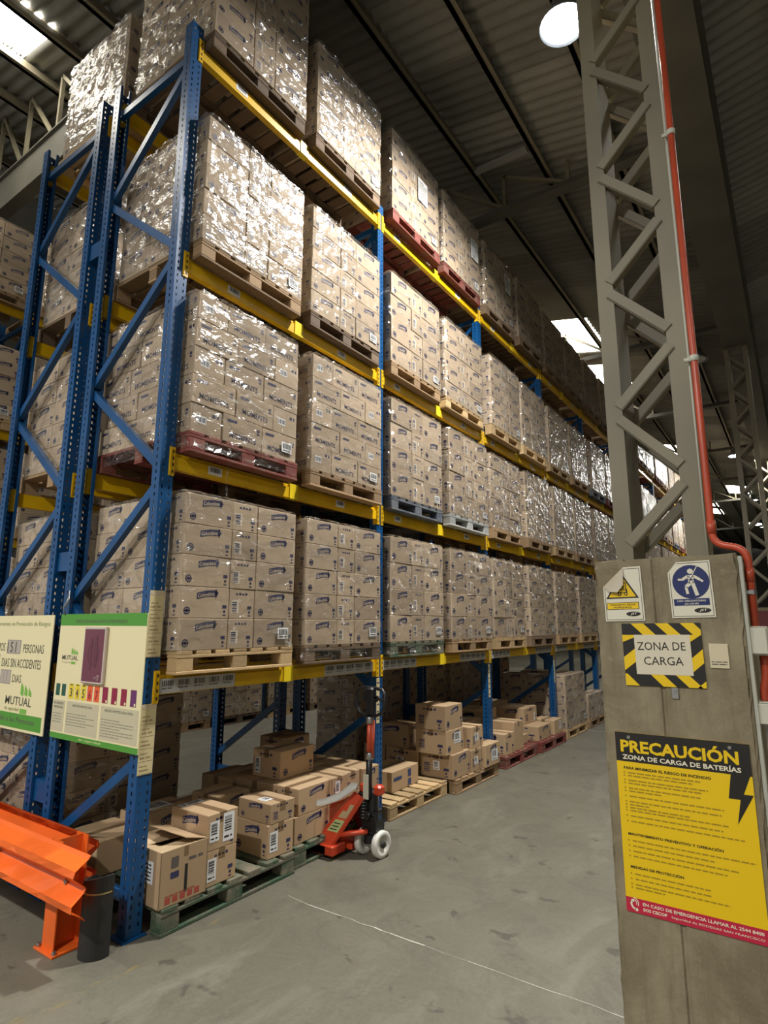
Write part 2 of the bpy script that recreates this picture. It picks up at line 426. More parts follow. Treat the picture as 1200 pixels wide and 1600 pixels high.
fo = link('far_roof_sheets', far.build('far_roof_sheets', M_ROOF, True), ceiling); fo['kind'] = 'stuff'
for side in (-1, 1):
    for i in range(0, 12):
        x = VX + side*(i*PIT + (0 if i else .12)); z = roof_z(x)
        mb = MB(); mb.box(x-.028, x+.028, -9, 60, z-.14, z+.015); mb.box(x-.028, x+.075, -9, 60, z-.14, z-.128)
        link('purlin', mb.build('purlin', M_OLIVE), ceiling)
# far half of the left gable, beyond the ridge
mb = MB(); mb.add([(-8.95,-9,roof_z(-8.95)+.05),(-8.95,60,roof_z(-8.95)+.05),(-24,60,7.5),(-24,-9,7.5)], [(0,1,2,3)])
link('far_roof_slope', mb.build('far_roof_slope', M_ROOF), ceiling)
# transverse lattice girders
TRUSS_Y = [1.05, 5.45, 11.45, 16.6, 21.8, 27.0, 32.2, 42.6]
for ty in TRUSS_Y:
    t = tag(link('trim_roof_truss', None, None, (0, ty, 0)), 'transverse steel roof truss under the sheets', kind='structure'); t.name = 'trim_1'
    mb = MB(); deep = ty < 2
    if deep:
        mb.prism([(-9,-.09,7.97),(2.5,-.09,7.97),(2.5,-.09,8.03),(.6,-.09,8.40),(.2,-.09,8.50),(-9,-.09,8.50)], (0,.18,0)); mb.box(-9, .2, -.13, .13, 8.50, 8.525)
    else:
        mb.box(-9, 2.5, -.05, .05, 7.97, 8.07); mb.box(-9, 2.5, -.09, .09, 7.96, 7.97)
    zb = 8.5 if deep else 8.05
    link('chord', mb.build('chord', M_DARKST), t)
    for k in range(1 if deep else -1, 9):
        x = .2 - k*PIT
        for a, b in (((x,0,zb),(x,0,roof_z(x)-.02)), ((x,0,zb),(x-PIT,0,roof_z(x-PIT)-.02))):
            mb = MB(); mb.bar(a, b, .05, .05, (0,1,0)); link('web_bar', mb.build('web_bar', M_OLIVE), t)
# pale roof patch panel between two purlins of the slope
mb = MB(); mb.prism([(-.17,5.02,8.56),(.78,4.85,8.37),(.78,4.95,8.37),(-.17,5.13,8.56)], (0,0,.05))
tag(link('roof_patch', mb.build('roof_patch', flat('pale_sheet_metal', (.36,.35,.32), .6))), 'pale flat tray fixed under the roof slope beyond the bright lamp', 'patch')

# ---- column row: concrete plinth, laced steel column, valley girder
PY = .75
def pillar_mesh(x0, x1, y0, y1, h):
    r = random.Random(3); mb = MB(); nz = 46; xs = [x0, x0+.012, x0+.035]; k = 9
    gx = x0 + .272
    xs += [x0+.035+(gx-.012-x0-.035)*i/3 for i in (1,2)] + [gx-.012, gx-.005, gx+.005, gx+.012] + [gx+.012+(x1-.035-gx-.012)*i/4 for i in (1,2,3)] + [x1-.035, x1-.012, x1]
    ys = [y0, y0+.012, y0+.035, (y0+y1)/2, y1-.03, y1]
    per = [(x, ys[0]) for x in xs] + [(x1, y) for y in ys[1:]] + [(x, y1) for x in reversed(xs[:-1])] + [(x0, y) for y in reversed(ys[1:-1])]
    n = len(per); cx, cy = (x0+x1)/2, (y0+y1)/2
    vs = []; fs = []
    for j in range(nz+1):
        z = h*j/nz; ch = .006 if j == nz else 0
        for (x, y) in per:
            corner = (x in (x0, x1)) and (y in (y0, y1))
            d = r.uniform(0, .022 if corner else .0025) + ch
            if corner and r.random() < .25: d += .012
            q = Vector((cx-x, cy-y)).normalized()*d
            if abs(x-gx) < .006 and y == y0: q.y += .008
            vs.append((x+q.x, y+q.y, z + (r.uniform(-.012, 0) if j == nz else 0)))
    for j in range(nz):
        for i in range(n):
            a = (i+1) % n; fs.append([j*n+i, j*n+a, (j+1)*n+a, (j+1)*n+i])
    fs.append([nz*n+i for i in range(n)])
    mb.add(vs, fs); return mb.build('pillar_plinth', M_CONC)
for ci, cy in enumerate((0, 10.4, 20.8, 31.2)):
    c = tag(link('pillar_%d' % (ci+1), None, None, (0, PY+cy, 0)),
            ['concrete column plinth carrying a laced olive steel column beside the aisle', 'second laced steel column on a plinth further down the aisle row',
             'third laced steel column far down the row', 'farthest laced steel column of the row'][ci], kind='structure')
    link('plinth', pillar_mesh(2.47, 3.085, 0, .62, 2.065), c)
    f0, f1 = .20, .50
    for lx in (2.532, 2.862):
        mb = MB(); out = lx if lx < 2.7 else lx+.085; inn = lx+.085 if lx < 2.7 else lx
        mb.box(lx, lx+.085, f0, f0+.012, 2.05, 7.42); mb.box(lx, lx+.085, f1-.012, f1, 2.05, 7.42)
        w = inn if lx < 2.7 else out
        mb.box(w-.012, w, f0+.012, f1-.012, 2.05, 7.42)
        link('leg', mb.build('leg', M_OLIVE), c)
    zz = 2.16
    while zz < 7.0:
        for (za, zb, xa, xb) in ((zz, zz+.285, 2.60, 2.875), (zz+.67, zz+.38, 2.60, 2.875)):
            for fy in (f0-.006, f1-.0):
                mb = MB(); mb.bar((xa, fy, za), (xb, fy, zb), .006, .052, (0,0,1)); 
                d = Vector((xb-xa, 0, zb-za)).normalized(); q = Vector((-d.z,0,d.x))*-.026
                mb.bar(Vector((xa, fy+.022, za))+q, Vector((xb, fy+.022, zb))+q, .05, .006, (-d.z,0,d.x))
                link('lacing_bar', mb.build('lacing_bar', M_OLIVE), c)
        zz += .737
    mb = MB(); mb.box(2.50, 2.97, f0-.03, f1+.03, 7.42, 7.46); mb.box(2.50, 2.97, f0-.03, f1+.03, 2.055, 2.075)
    link('cap_plate', mb.build('cap_plate', M_OLIVE), c)
gt = tag(link('trim_2', None), 'deep steel valley girder running along the column row', kind='structure')
mb = MB(); mb.box(2.56, 3.02, -9, 60, 7.46, 8.05); link('girder_web', mb.build('girder_web', M_OLIVE), gt)
mb = MB(); mb.box(2.50, 3.10, -9, 60, 8.05, 8.08); mb.box(2.53, 3.06, -9, 60, 7.44, 7.46); link('flange', mb.build('flange', M_DARKST), gt)

# ---- lamps
def lamp(x, y, lit, label):
    t = thing('high_bay_lamp', label, 'lamp', (x, y, LAMP_Z), group='high bay lamps under the roof')
    rz = roof_z(x) - LAMP_Z
    mb = MB(); mb.lathe([(.05,.30),(.10,.28),(.12,.16),(.20,.06),(.235,0),(.225,0),(.19,.06),(.10,.14),(0.001,.14)], (0,0,0), (0,0,1), 24)
    link('housing', mb.build('housing', M_ALU, True), t)
    mb = MB(); mb.lathe([(.001,-.012),(.12,-.008),(.19,.012)], (0,0,0), (0,0,1), 24)
    link('lens', mb.build('lens', M_LENS if lit else M_LENSOFF, True), t)
    mb = MB(); mb.tube([(0,0,.28),(0,0,rz)], .012, 8); link('hanging_rod', mb.build('hanging_rod', M_ALU), t)
    if lit:
        ld = bpy.data.lights.new('lamp_light', 'AREA'); ld.shape = 'DISK'; ld.size = .36; ld.energy = LAMP_W; ld.spread = math.radians(152 if y < 10 else 178); ld.color = (1.0, .98, .955)
        link('lamp_light', ld, t, (0,0,-.03))
names = ['dazzling lit high bay lamp hanging near the laced steel column', 'unlit high bay lamp hanging behind the laced column', 'small distant lit lamp beside the second steel column',
         'farthest lit high bay lamp over the aisle', 'lit high bay lamp over the loading zone in front of the plinth', 'lit high bay lamp in front of the next aisle',
         'unlit high bay lamp over the aisle behind the double rack', 'lit high bay lamp further along the aisle behind the double rack', 'unlit high bay lamp over the open side of the loading zone', 'unlit high bay lamp on the far side of the column row']
for (x, y, lit), nm in zip(LAMPS, names): lamp(x, y, lit, nm)
# ================================================================== pallet racks
ORD = ['first','second','third','fourth','fifth','sixth','seventh','eighth','ninth','tenth','eleventh','twelfth','thirteenth','fourteenth']
BAY = 2.4; DEP = 1.037; LEV = [1.437, 2.868, 4.299, 6.085]; TOP = 6.226
LEVN = ['first', 'second', 'third', 'top']
def upright_mesh():
    """open steel profile, front web and side flanges punched with real holes; front web at x = 0"""
    mb = MB(); hw = .05; dp = .085
    zs = [0.0]; z = .06
    while z < TOP-.03: zs += [z, z+.022]; z += .05
    zs.append(TOP)
    cols = [-hw, -.031, -.021, .021, .031, hw]
    for j in range(len(zs)-1):
        hole = j % 2 == 1
        for i in range(5):
            if hole and i in (1, 3): continue
            mb.poly([(0,cols[i],zs[j]),(0,cols[i+1],zs[j]),(0,cols[i+1],zs[j+1]),(0,cols[i],zs[j+1])])
    fx = [0, -.035, -.047, -dp]
    for sy in (-hw, hw):
        for j in range(len(zs)-1):
            hole = j % 2 == 1
            for i in range(3):
                if hole and i == 1: continue
                mb.poly([(fx[i],sy,zs[j]),(fx[i+1],sy,zs[j]),(fx[i+1],sy,zs[j+1]),(fx[i],sy,zs[j+1])])
        q = sy - math.copysign(.022, sy)
        mb.poly([(-dp,sy,0),(-dp,q,0),(-dp,q,TOP),(-dp,sy,TOP)])
        mb.poly([(-dp,q,0),(-dp+.012,q,0),(-dp+.012,q,TOP),(-dp,q,TOP)])
    # inner liner a few mm behind the webs so that the holes read dark and the sheet has thickness
    for j in range(0, len(zs)-1):
        if j % 2 == 0:
            mb.poly([(-.003,-hw+.003,zs[j]),(-.003,hw-.003,zs[j]),(-.003,hw-.003,zs[j+1]),(-.003,-hw+.003,zs[j+1])])
    return mb.build('upright', M_BLUE)
UPR = upright_mesh()
_mb = MB(); _mb.box(-.13, .02, -.075, .075, 0, .008); FOOT = _mb.build('foot_plate', M_BLUE)
BR = [(-.06,5.955,-.98,5.955), (-.06,5.90,-.98,5.14), (-.98,5.09,-.06,4.37), (-.06,4.30,-.98,3.54), (-.98,3.48,-.06,2.76),
      (-.06,2.66,-.98,1.93), (-.98,1.87,-.06,1.15), (-.06,.95,-.98,.34), (-.06,.20,-.98,.20)]
BRM = []
for (xa, za, xb, zb) in BR:
    mb = MB(); d = Vector((xb-xa,0,zb-za)).normalized(); q = Vector((-d.z,0,d.x))
    if q.z < 0: q = -q
    a, b = Vector((xa,0,za)), Vector((xb,0,zb))
    mb.bar(a+Vector((0,-.02,0)), b+Vector((0,-.02,0)), .003, .058, q)
    mb.bar(a+q*.027, b+q*.027, .04, .003, q); mb.bar(a-q*.027, b-q*.027, .04, .003, q)
    BRM.append(mb.build('brace', M_BLUE))
def rack_frame(xf, y, mirror, label, group):
    """xf: face of the front upright; mirror: rack faces -x"""
    t = thing('rack_frame', label, 'rack frame', (xf, y, 0), (0,0,math.pi if mirror else 0), group)
    link('upright', UPR, t); link('upright', UPR, t, (-DEP,0,0), (0,0,math.pi))
    for x, r in ((0,0),(-DEP,math.pi)): link('foot_plate', FOOT, t, (x,0,0), (0,0,r))
    for b in BRM: link('brace', b, t)
    return t
# beams
BH = .115
_mb = MB(); _mb.box(-.05, -.004, .052, BAY-.052, -BH, -.028); _mb.box(-.05, -.02, .052, BAY-.052, -.028, 0); BEAM = _mb.build('beam_box', M_YEL)
_mb = MB(); _mb.box(-.045, .006, .012, .052, -.165, .03); _mb.box(.002, .010, .016, .024, -.15, .02)
for k in range(4): _mb.box(.006, .0075, .034, .044, -.145+k*.045, -.125+k*.045, 1)
CONN0 = _mb.build('connector', [M_YEL, M_BLACK])
_mb = MB(); _mb.box(-.045, .006, -.052, -.012, -.165, .03)
for k in range(4): _mb.box(.006, .0075, -.044, -.034, -.145+k*.045, -.125+k*.045, 1)
CONN1 = _mb.build('connector', [M_YEL, M_BLACK])
_mb = MB(); _mb.box(-.055, .003, 1.14, 1.24, -BH-.004, .003); BRK = _mb.build('tie_bracket', M_YELB)
def strip_mesh(y0, y1, seed, n=5):
    mb = MB(); mb.box(-.004, -.0015, y0, y1, -BH+.004, -.022, 0); f = Face(mb, (-.0015, 0, 0), (0,1,0), (0,0,1))
    st = (y1-y0)/n
    for k in range(n):
        a = y0+st*k+st*.14; f.rect(a, -.085, a+st*.72, -.032, 0, .0004); f.barcode(a, -.068, a+st*.7, -.034, 1, .0008, seed+k, 12); f.words(a, -.085, st*.6, .007, 2, .0008, seed+k)
    return mb.build('barcode_strip', [M_STRIP, M_BLACK, M_INKF])
M_STRIP = flat('grey_strip', (.48,.47,.44), .5)
STR0 = strip_mesh(.06, .66, 5); STR1 = strip_mesh(1.62, 2.30, 9)
_mb = MB(); _mb.box(-.004, -.002, .40, .52, -.09, -.03); _f = Face(_mb, (-.002,0,0), (0,1,0), (0,0,1)); _f.barcode(.415,-.07,.505,-.036,1,.0008,3); LBL0 = _mb.build('barcode_label', [M_WHITE, M_BLACK])
def rack_beam(xf, y, z, lev, bay, row, side, mirror=False):
    lab = 'yellow beam of the %s, %s level, %s bay, %s side' % (row, LEVN[lev], ORD[bay], side)
    sgn = -1 if mirror else 1
    t = thing('rack_beam', lab, 'rack beam', (xf, y + (BAY if mirror else 0), z), (0,0,math.pi if mirror else 0), 'yellow beams of the ' + row)
    link('beam_box', BEAM, t); link('connector', CONN0, t); link('connector', CONN1, t, (0,BAY,0))
    if side == 'aisle':
        link('tie_bracket', BRK, t)
        if lev == 0: link('barcode_strip', STR0, t); link('barcode_strip', STR1, t)
        elif bay < 4: link('barcode_label', LBL0, t, (0, random.uniform(-.15,.1), 0)); link('barcode_label', LBL0, t, (0, random.uniform(1.3,1.5), 0))
    return t
NB = 12
for k in range(NB+1):
    rack_frame(0, k*BAY, False, 'blue end frame of the front rack beside the green-edged board' if k == 0 else 'blue upright frame of the front rack, %s from the near end' % ORD[k], 'blue frames of the front rack')
for k in range(NB):
    for lv in range(4):
        rack_beam(0, k*BAY, LEV[lv], lv, k, 'front rack', 'aisle')
        if k < 6: rack_beam(-DEP, k*BAY, LEV[lv], lv, k, 'front rack', 'back', True)
XB = -1.22
for k in range(6):
    rack_frame(XB, k*BAY, False, 'blue end frame of the rear rack behind the accident board' if k == 0 else 'blue upright frame of the rear rack, %s from the near end' % ORD[k], 'blue frames of the rear rack')
for k in range(5):
    for lv in range(4):
        rack_beam(XB-DEP, k*BAY, LEV[lv], lv, k, 'rear rack', 'aisle', True)
        if k < 3: rack_beam(XB, k*BAY, LEV[lv], lv, k, 'rear rack', 'back')
for k in range(6):
    for z in (.62, 2.2, 4.75):
        mb = MB(); mb.box(XB+.002, -DEP-.002, -.03, .03, z-.07, z+.07); mb.box(XB-.0, XB+.004, -.045, .045, z-.09, z+.09); mb.box(-DEP-.004, -DEP, -.045, .045, z-.09, z+.09)
        tag(link('row_spacer', mb.build('row_spacer', M_BLUE), None, (0,k*BAY,0)), 'blue spacer between the two racks, %s frame from the near end, %s' % (ORD[k], {.62:'lowest',2.2:'middle',4.75:'highest'}[z]), 'spacer', 'row spacers')
XC = -5.28; YC = -1.15
for k in range(6):
    rack_frame(XC, YC+k*BAY, False, 'blue upright frame of the rack across the next aisle, %s from the near end' % ORD[k], 'blue frames across the next aisle')
for k in range(5):
    for lv in range(4):
        if k < 2 or lv < 1: rack_beam(XC, YC+k*BAY, LEV[lv], lv, k, 'rack across the next aisle', 'aisle')

# ================================================================== pallets
def pallet_parts(mat, seed, w=1.03, d=1.15):
    """list of (name, mesh); front edge at x = 0, centred on y, standing on z = 0"""
    key = (mat.name, seed, w)
    if key in _PP: return _PP[key]
    r = random.Random(seed); out = []
    def bd(name, x0, x1, y0, y1, z0, z1):
        mb = MB(); mb.bbox(x0, x1, y0, y1, z0, z1, .003); out.append((name, mb.build(name, mat)))
    h = w/2
    for x in (0, -d/2+.05, -d+.1): bd('bottom_board', x-.1, x, -h, h, 0, .020)
    for x in (0, -d/2+.05, -d+.1):
        for y0, y1 in ((-h, -h+.13), (-.065, .065), (h-.13, h)): bd('block', x-.098, x-.002, y0+.002, y1-.002, .020, .100)
    for x in (0, -d/2+.05, -d+.1): bd('stringer', x-.1, x, -h, h, .100, .120)
    n = 7; bw = .115; gap = (w-n*bw)/(n-1)
    for i in range(n):
        y = -h+i*(bw+gap)+r.uniform(-.004,.004); bd('deck_board', -d, r.uniform(-.004,.002), max(-h,y), min(h,y+bw), .120, .143)
    _PP[key] = out; return out
_PP = {}; _PJ = {}
def pallet(x, y, z, mat, seed, label, parts, group, rot=0.0, w=1.03):
    if parts:
        t = thing('wooden_pallet', label, 'pallet', (x,y,z), (0,0,rot), group)
        for nm, me in pallet_parts(mat, seed % 3, w): link(nm, me, t)
    else:
        key = mat.name
        if key not in _PJ:
            mb = MB(); h = w/2; d = 1.15
            for xx in (0, -d/2+.05, -d+.1):
                mb.box(xx-.1, xx, -h, h, 0, .02); mb.box(xx-.1, xx, -h, h, .1, .12)
                for y0, y1 in ((-h,-h+.13),(-.065,.065),(h-.13,h)): mb.box(xx-.098, xx-.002, y0, y1, .02, .1)
            for i in range(7): yy = -h+i*(w-.115)/6; mb.box(-d, 0, yy, yy+.115, .12, .143)
            _PJ[key] = mb.build('wooden_pallet', mat)
        t = tag(link('wooden_pallet', _PJ[key], None, (x,y,z), (0,0,rot)), label, 'pallet', group)
    return t

# ================================================================== cartons
def print_front(f, L, H, style, seed=0):
    """ink on a long side; f origin = lower left corner of the face"""
    if style == 'moments':
        bx, by, bl, bh = .10*L, .74*H, .24*L, .10*H
        f.poly([(bx,by),(bx+bl,by+.02*H),(bx+bl,by+bh+.02*H),(bx,by+bh)], 1)
        f.text('MOMENTS', .16*L, .20*H, .20*H, 1, .68*L, .0012, .01)
        f.rect(.86*L,.60*H,.93*L,.66*H,1); f.rect(.86*L,.70*H,.93*L,.80*H,1)
        return
    bx, by, bl, bh, tl = .33*L, .60*H, .40*L, .21*H, .055*H
    # ribbon with a pointed fold at its end
    f.poly([(bx,by),(bx+bl*.5,by+tl*1.6),(bx+bl,by+tl*2),(bx+bl,by+tl*2+bh),(bx+bl*.5,by+tl*1.6+bh),(bx,by+bh)], 1)
    f.poly([(bx+bl*.94,by+tl-.03*H),(bx+bl*1.10,by+tl*2+bh*.55),(bx+bl*.94,by+tl*2+bh+.05*H)], 1)
    f.text('Colombina', bx+.04*bl, by+.05*H, .13*H, 2, bl*.84, .0015, .012, arc=tl*2/bl)
    f.ring(.15*L, .24*H, .085*H, .125*H, 1, n=14); f.disc(.15*L, .24*H, .06*H, 1); f.rect(.09*L,.22*H,.21*L,.26*H,1)
    f.rect(.86*L,.33*H,.95*L,.44*H,1); f.disc(.905*L,.23*H,.05*H,1,n=8); f.rect(.875*L,.09*H,.935*L,.13*H,1)
def print_end(f, W, H, style, seed=0):
    if style == 'moments':
        f.rect(.2*W,.35*H,.5*W,.62*H,3); f.barcode(.22*W,.4*H,.48*W,.58*H,1,.0012,seed,8); f.rect(.68*W,.68*H,.78*W,.80*H,1); f.rect(.83*W,.68*H,.90*W,.80*H,1); return
    for i in range(4): f.rect((.26+.12*i)*W, .80*H, (.34+.12*i)*W, (.88 if i % 2 else .86)*H, 1)
    f.rect(.10*W,.18*H,.38*W,.62*H,4); f.barcode(.12*W,.22*H,.30*W,.58*H,1,.0012,seed,9,True)
    f.rect(.72*W,.32*H,.88*W,.43*H,1); f.disc(.80*W,.22*H,.05*H,1,n=8); f.rect(.75*W,.08*H,.85*W,.12*H,1)
M_PALEINK = flat('pale_print', (.60,.53,.43), .7)
def carton_mesh(L, W, H, style, mat, b=.004):
    mb = MB(); mb.bbox(-L/2, L/2, -W/2, W/2, 0, H, b)
    for s in (-1, 1):
        print_front(Face(mb, (-L/2 if s < 0 else L/2, s*W/2, 0), (-s,0,0), (0,0,1)), L, H, style)
        print_end(Face(mb, (s*L/2, -W/2 if s > 0 else W/2, 0), (0,s,0), (0,0,1)), W, H, style, 3)
    # paper tape along the top seam and down both ends
    mb.poly([(-L/2+.004,-.024,H+.0006),(L/2-.004,-.024,H+.0006),(L/2-.004,.024,H+.0006),(-L/2+.004,.024,H+.0006)], 5)
    return mb.build('carton', [mat, M_INK, M_CREAM, M_WHITE, M_PALEINK, M_TAPE])
# note on Face orientation: at s = -1 the face looks along -y and reads towards +x
CA_L, CA_W, CA_H = .396, .234, .2030
CART = {'col': carton_mesh(CA_L, CA_W, CA_H-.001, 'col', M_CARD),
        'tall': carton_mesh(CA_L, CA_W, .2535, 'col', M_CARD),
        'moments': carton_mesh(.372, .262, .2030, 'moments', M_CARD)}
CH = {'col': .2035, 'tall': .2545, 'moments': .2040}

_FM = {}
def film_mesh(w, d, h, var, low=.002):
    key = (round(w,2), round(d,2), round(h,2), var, low)
    if key in _FM: return _FM[key]
    r = random.Random(var*31+int(h*100)); mb = MB(); e = .010
    xs = [(-d-e+ .03, -w/2-e), (-.03, -w/2-e), (e, -w/2+.03), (e, w/2-.03), (-.03, w/2+e), (-d-e+.03, w/2+e)]
    # perimeter polyline with rounded front corners, open at the back
    path = []
    def seg(a, b, n):
        for i in range(n): t = i/n; path.append((a[0]+(b[0]-a[0])*t, a[1]+(b[1]-a[1])*t))
    seg(xs[0], xs[1], 22); seg(xs[1], xs[2], 2); seg(xs[2], xs[3], 24); seg(xs[3], xs[4], 2); seg(xs[4], xs[5], 8); path.append(xs[5])
    nv = max(10, int(h/.036)); n = len(path); off = Vector((var*7.3, h*3, 1.7))
    vs = []
    zlow = low
    for j in range(nv+1):
        t = j/nv; z = zlow + (h+.012-zlow)*t
        for i, (x, y) in enumerate(path):
            q = Vector((x+d/2, y)).normalized(); p = Vector((x*1.0, y*1.0, z))
            a = .030*(abs(mnoise.noise(Vector((p.x*4, p.y*4+p.z*2.2, p.z*8))+off)) - .25) + .010*mnoise.noise(Vector((p.x*13, p.y*13-p.z*6, p.z*22))+off) + r.uniform(-.0035,.0035)
            a = max(-.004, a+.004)
            if j == 0 and low < 0: a += .012
            vs.append((x+q.x*a+r.uniform(-.004,.004)*abs(q.y), y+q.y*a+r.uniform(-.006,.006)*abs(q.x), z+r.uniform(-.010,.010)*(1 if 0 < j < nv else .3)))
    fs = []
    for j in range(nv):
        for i in range(n-1):
            a, b, c, e_ = j*n+i, j*n+i+1, (j+1)*n+i+1, (j+1)*n+i
            if (i+j) % 3: fs += [[a,b,c],[a,c,e_]]
            else: fs += [[a,b,e_],[b,c,e_]]
    # folded over the top edge
    base = len(vs)
    for i, (x, y) in enumerate(path):
        q = Vector((x+d/2, y)).normalized(); k = r.uniform(.05,.13); vs.append((x-q.x*k, y-q.y*k, h+.012+r.uniform(0,.012)))
    fs += [[nv*n+i, nv*n+i+1, base+i+1, base+i] for i in range(n-1)]
    mb.add(vs, fs); _FM[key] = mb.build('stretch_film', M_FILM, False); return _FM[key]
_mb = MB(); _mb.box(0, .0008, -.055, .055, -.04, .04); _f = Face(_mb, (.0008,0,0), (0,1,0), (0,0,1)); _f.barcode(-.043,-.012,.043,.03,1,.0006,4,13); _f.words(-.043,-.03,.08,.008,1,.0006,2)
STICK = _mb.build('shipping_label', [M_WHITE, M_BLACK])
_mb = MB(); _mb.box(0, .0008, -.105, .105, -.148, .148); _f = Face(_mb, (.0008,0,0), (0,1,0), (0,0,1))
for _k in range(9): _f.words(-.08, .10-.028*_k, .15 if _k else .10, .009 if _k else .016, 1, .0006, _k)
SHEETP = _mb.build('paper_sheet', [M_WHITE, M_INKF])

def pallet_load(xf, yc, z, layers, style, lod, label, group, film=True, var=0, sticker=True, paper=None, skirt=.002):
    """wrapped stack of cartons; front face at x = xf"""
    t = thing('pallet_load', label, 'pallet load', (xf, yc, z), (0,0,0), group)
    me = CART[style]; H = CH[style]; r = random.Random(int(yc*97+z*131+xf*7)+5)
    L, W = (CA_L+.003, CA_W+.004) if style != 'moments' else (.375, .265)
    width = 2*L+W; d = W + 2*L if lod >= 2 else W + L
    def put(x, y, k, rot):
        link('carton', me, t, (x+r.uniform(-.005,.004), y+r.uniform(-.003,.003), k*H), (0,0,rot+r.uniform(-.012,.012)))
    for k in range(layers):
        y0 = -width/2
        order = ['L','W','L'] if (style != 'moments') else (['L','L','W'] if k % 2 else ['W','L','L'])
        y = y0
        for q in order:
            if q == 'L': put(-W/2, y+L/2, k, math.pi/2); y += L
            else: put(-L/2, y+W/2, k, 0); y += W
        lead = W if order[0] == 'L' else L
        x = -lead
        for i in range(3 if lod >= 2 else 1):
            if x - L < -1.16: break
            put(x-L/2, y0+W/2, k, math.pi*(i % 2)); x -= L
        if lod >= 2:
            lead = W if order[-1] == 'L' else L; x = -lead
            for i in range(2):
                if x - L < -1.16: break
                put(x-L/2, y0+width-W/2, k, math.pi); x -= L
    h = layers*H
    if film: link('stretch_film', film_mesh(width, d if lod >= 2 else W+L, h, var % 3, skirt), t)
    if sticker: link('shipping_label', STICK, t, (.009 if film else .003, width/2-.11-r.uniform(0,.03), .10))
    if paper: link('paper_sheet', SHEETP, t, (.012, paper[0], paper[1]))
    return t

WOODS = [M_WOOD, M_WOODL, M_WOODD, M_WOOD, M_WOODB, M_WOOD, M_WOODR, M_WOODL, M_WOODD]
SLOT = (.608, 1.785)
# near bays as the photograph shows them: (level, bay, slot) -> (layers, style, pallet wood)
SPEC = {(0,0,0):(5,'col',M_WOODL), (0,0,1):(5,'col',M_WOODD), (0,1,0):(4,'tall',M_WOODG), (0,1,1):(4,'tall',M_WOOD), (0,2,0):(4,'tall',M_WOODL), (0,2,1):(5,'col',M_WOODD), (0,3,0):(5,'col',M_WOOD),
        (1,0,0):(5,'moments',M_WOODR), (1,0,1):(5,'moments',M_WOOD), (1,1,0):(4,'tall',M_WOODB), (1,1,1):(4,'tall',M_WOODP), (1,2,0):(5,'col',M_WOOD),
        (2,0,0):(5,'col',M_WOOD), (2,0,1):(5,'col',M_WOODD), (2,1,0):(4,'tall',M_WOOD), (2,1,1):(5,'col',M_WOODL), (2,2,0):(5,'col',M_WOODL),
        (3,0,0):(7,'col',M_WOODD), (3,0,1):(5,'col',M_WOODD), (3,1,0):(5,'col',M_WOODR), (3,1,1):(5,'col',M_WOODR), (3,2,0):(5,'col',M_WOODD), (3,2,1):(5,'col',M_WOODD), (3,3,0):(5,'col',M_WOOD), (3,3,1):(5,'col',M_WOOD)}
SLN = ('near', 'far')
rr = random.Random(11)
for lv in range(4):
    for k in range(NB):
        for s in range(2):
            lay, sty, wd = SPEC.get((lv,k,s), (rr.choice([4,5,5,5]), 'col', rr.choice(WOODS)))
            if lay == 4 and sty == 'col': sty = 'tall'
            yc = k*BAY+SLOT[s]+rr.uniform(-.010,.008); z = LEV[lv]+.002
            xo = .085+rr.uniform(-.02,.02)
            where = '%s beam level of the front rack, %s bay, %s pallet' % (LEVN[lv], ORD[k], SLN[s])
            pallet(xo, yc, z, wd, k*2+s, 'wooden pallet on the ' + where, k < 2, 'pallets on the front rack')
            desc = 'film-wrapped carton load on the '
            if (lv,k,s) == (3,0,0): desc = 'tallest wrapped carton load, '
            pallet_load(xo-.005+rr.uniform(-.015,.012), yc, z+.144, lay, sty, 2 if k < 3 else 1, desc + where, 'wrapped carton loads on the front rack', True, lv*7+k*2+s,
                        paper={(3,1,0):(.12,.60), (3,1,1):(.34,.62), (3,2,0):(.3,.7)}.get((lv,k,s)), skirt=-.11 if (lv,k,s) in ((1,0,0),(0,1,0),(0,0,1)) else .002)
# rear rack: its near end shows beside the signboards
for lv in range(4):
    for k in range(3):
        for s in range(2):
            if k == 2 and lv > 0: continue
            yc = k*BAY+SLOT[s]; z = LEV[lv]+.002; xo = XB+.06
            where = '%s beam level of the rear rack, %s bay, %s pallet' % (LEVN[lv], ORD[k], SLN[s])
            pallet(xo, yc, z, rr.choice(WOODS), k*2+s, 'wooden pallet on the ' + where, False, 'pallets on the rear rack')
            pallet_load(xo, yc, z+.144, 5 if (lv,k) != (3,0) else 5, 'col', 2 if k == 0 else 1, 'film-wrapped carton load on the ' + where, 'wrapped carton loads on the rear rack', True, lv+k+s, False)
pallet(XB+.06, .60, .001, M_WOODD, 1, 'dark floor pallet of the rear rack behind the green-edged board', True, 'floor pallets')
pallet_load(XB+.06, .60, .145, 5, 'col', 2, 'wrapped carton load on the floor of the rear rack behind the green-edged board', 'wrapped floor loads', True, 1, False)
# rack across the next aisle
for k in range(5):
    for s in range(2):
        for lv in range(-1, 4):
            if k > 1 and lv > 0: continue
            yc = YC+k*BAY+SLOT[s]; z = (LEV[lv] if lv >= 0 else 0)+.002; xo = XC+.06
            where = ('%s beam level' % LEVN[lv] if lv >= 0 else 'floor') + ' across the next aisle, %s bay, %s pallet' % (ORD[k], SLN[s])
            pallet(xo, yc, z, rr.choice(WOODS), k*2+s, 'pallet on the ' + where, False, 'pallets across the next aisle')
            pallet_load(xo, yc, z+.144, 5, 'col', 1, 'carton load on the ' + where, 'carton loads across the next aisle', (k+s+lv) % 3 != 0, k+s)
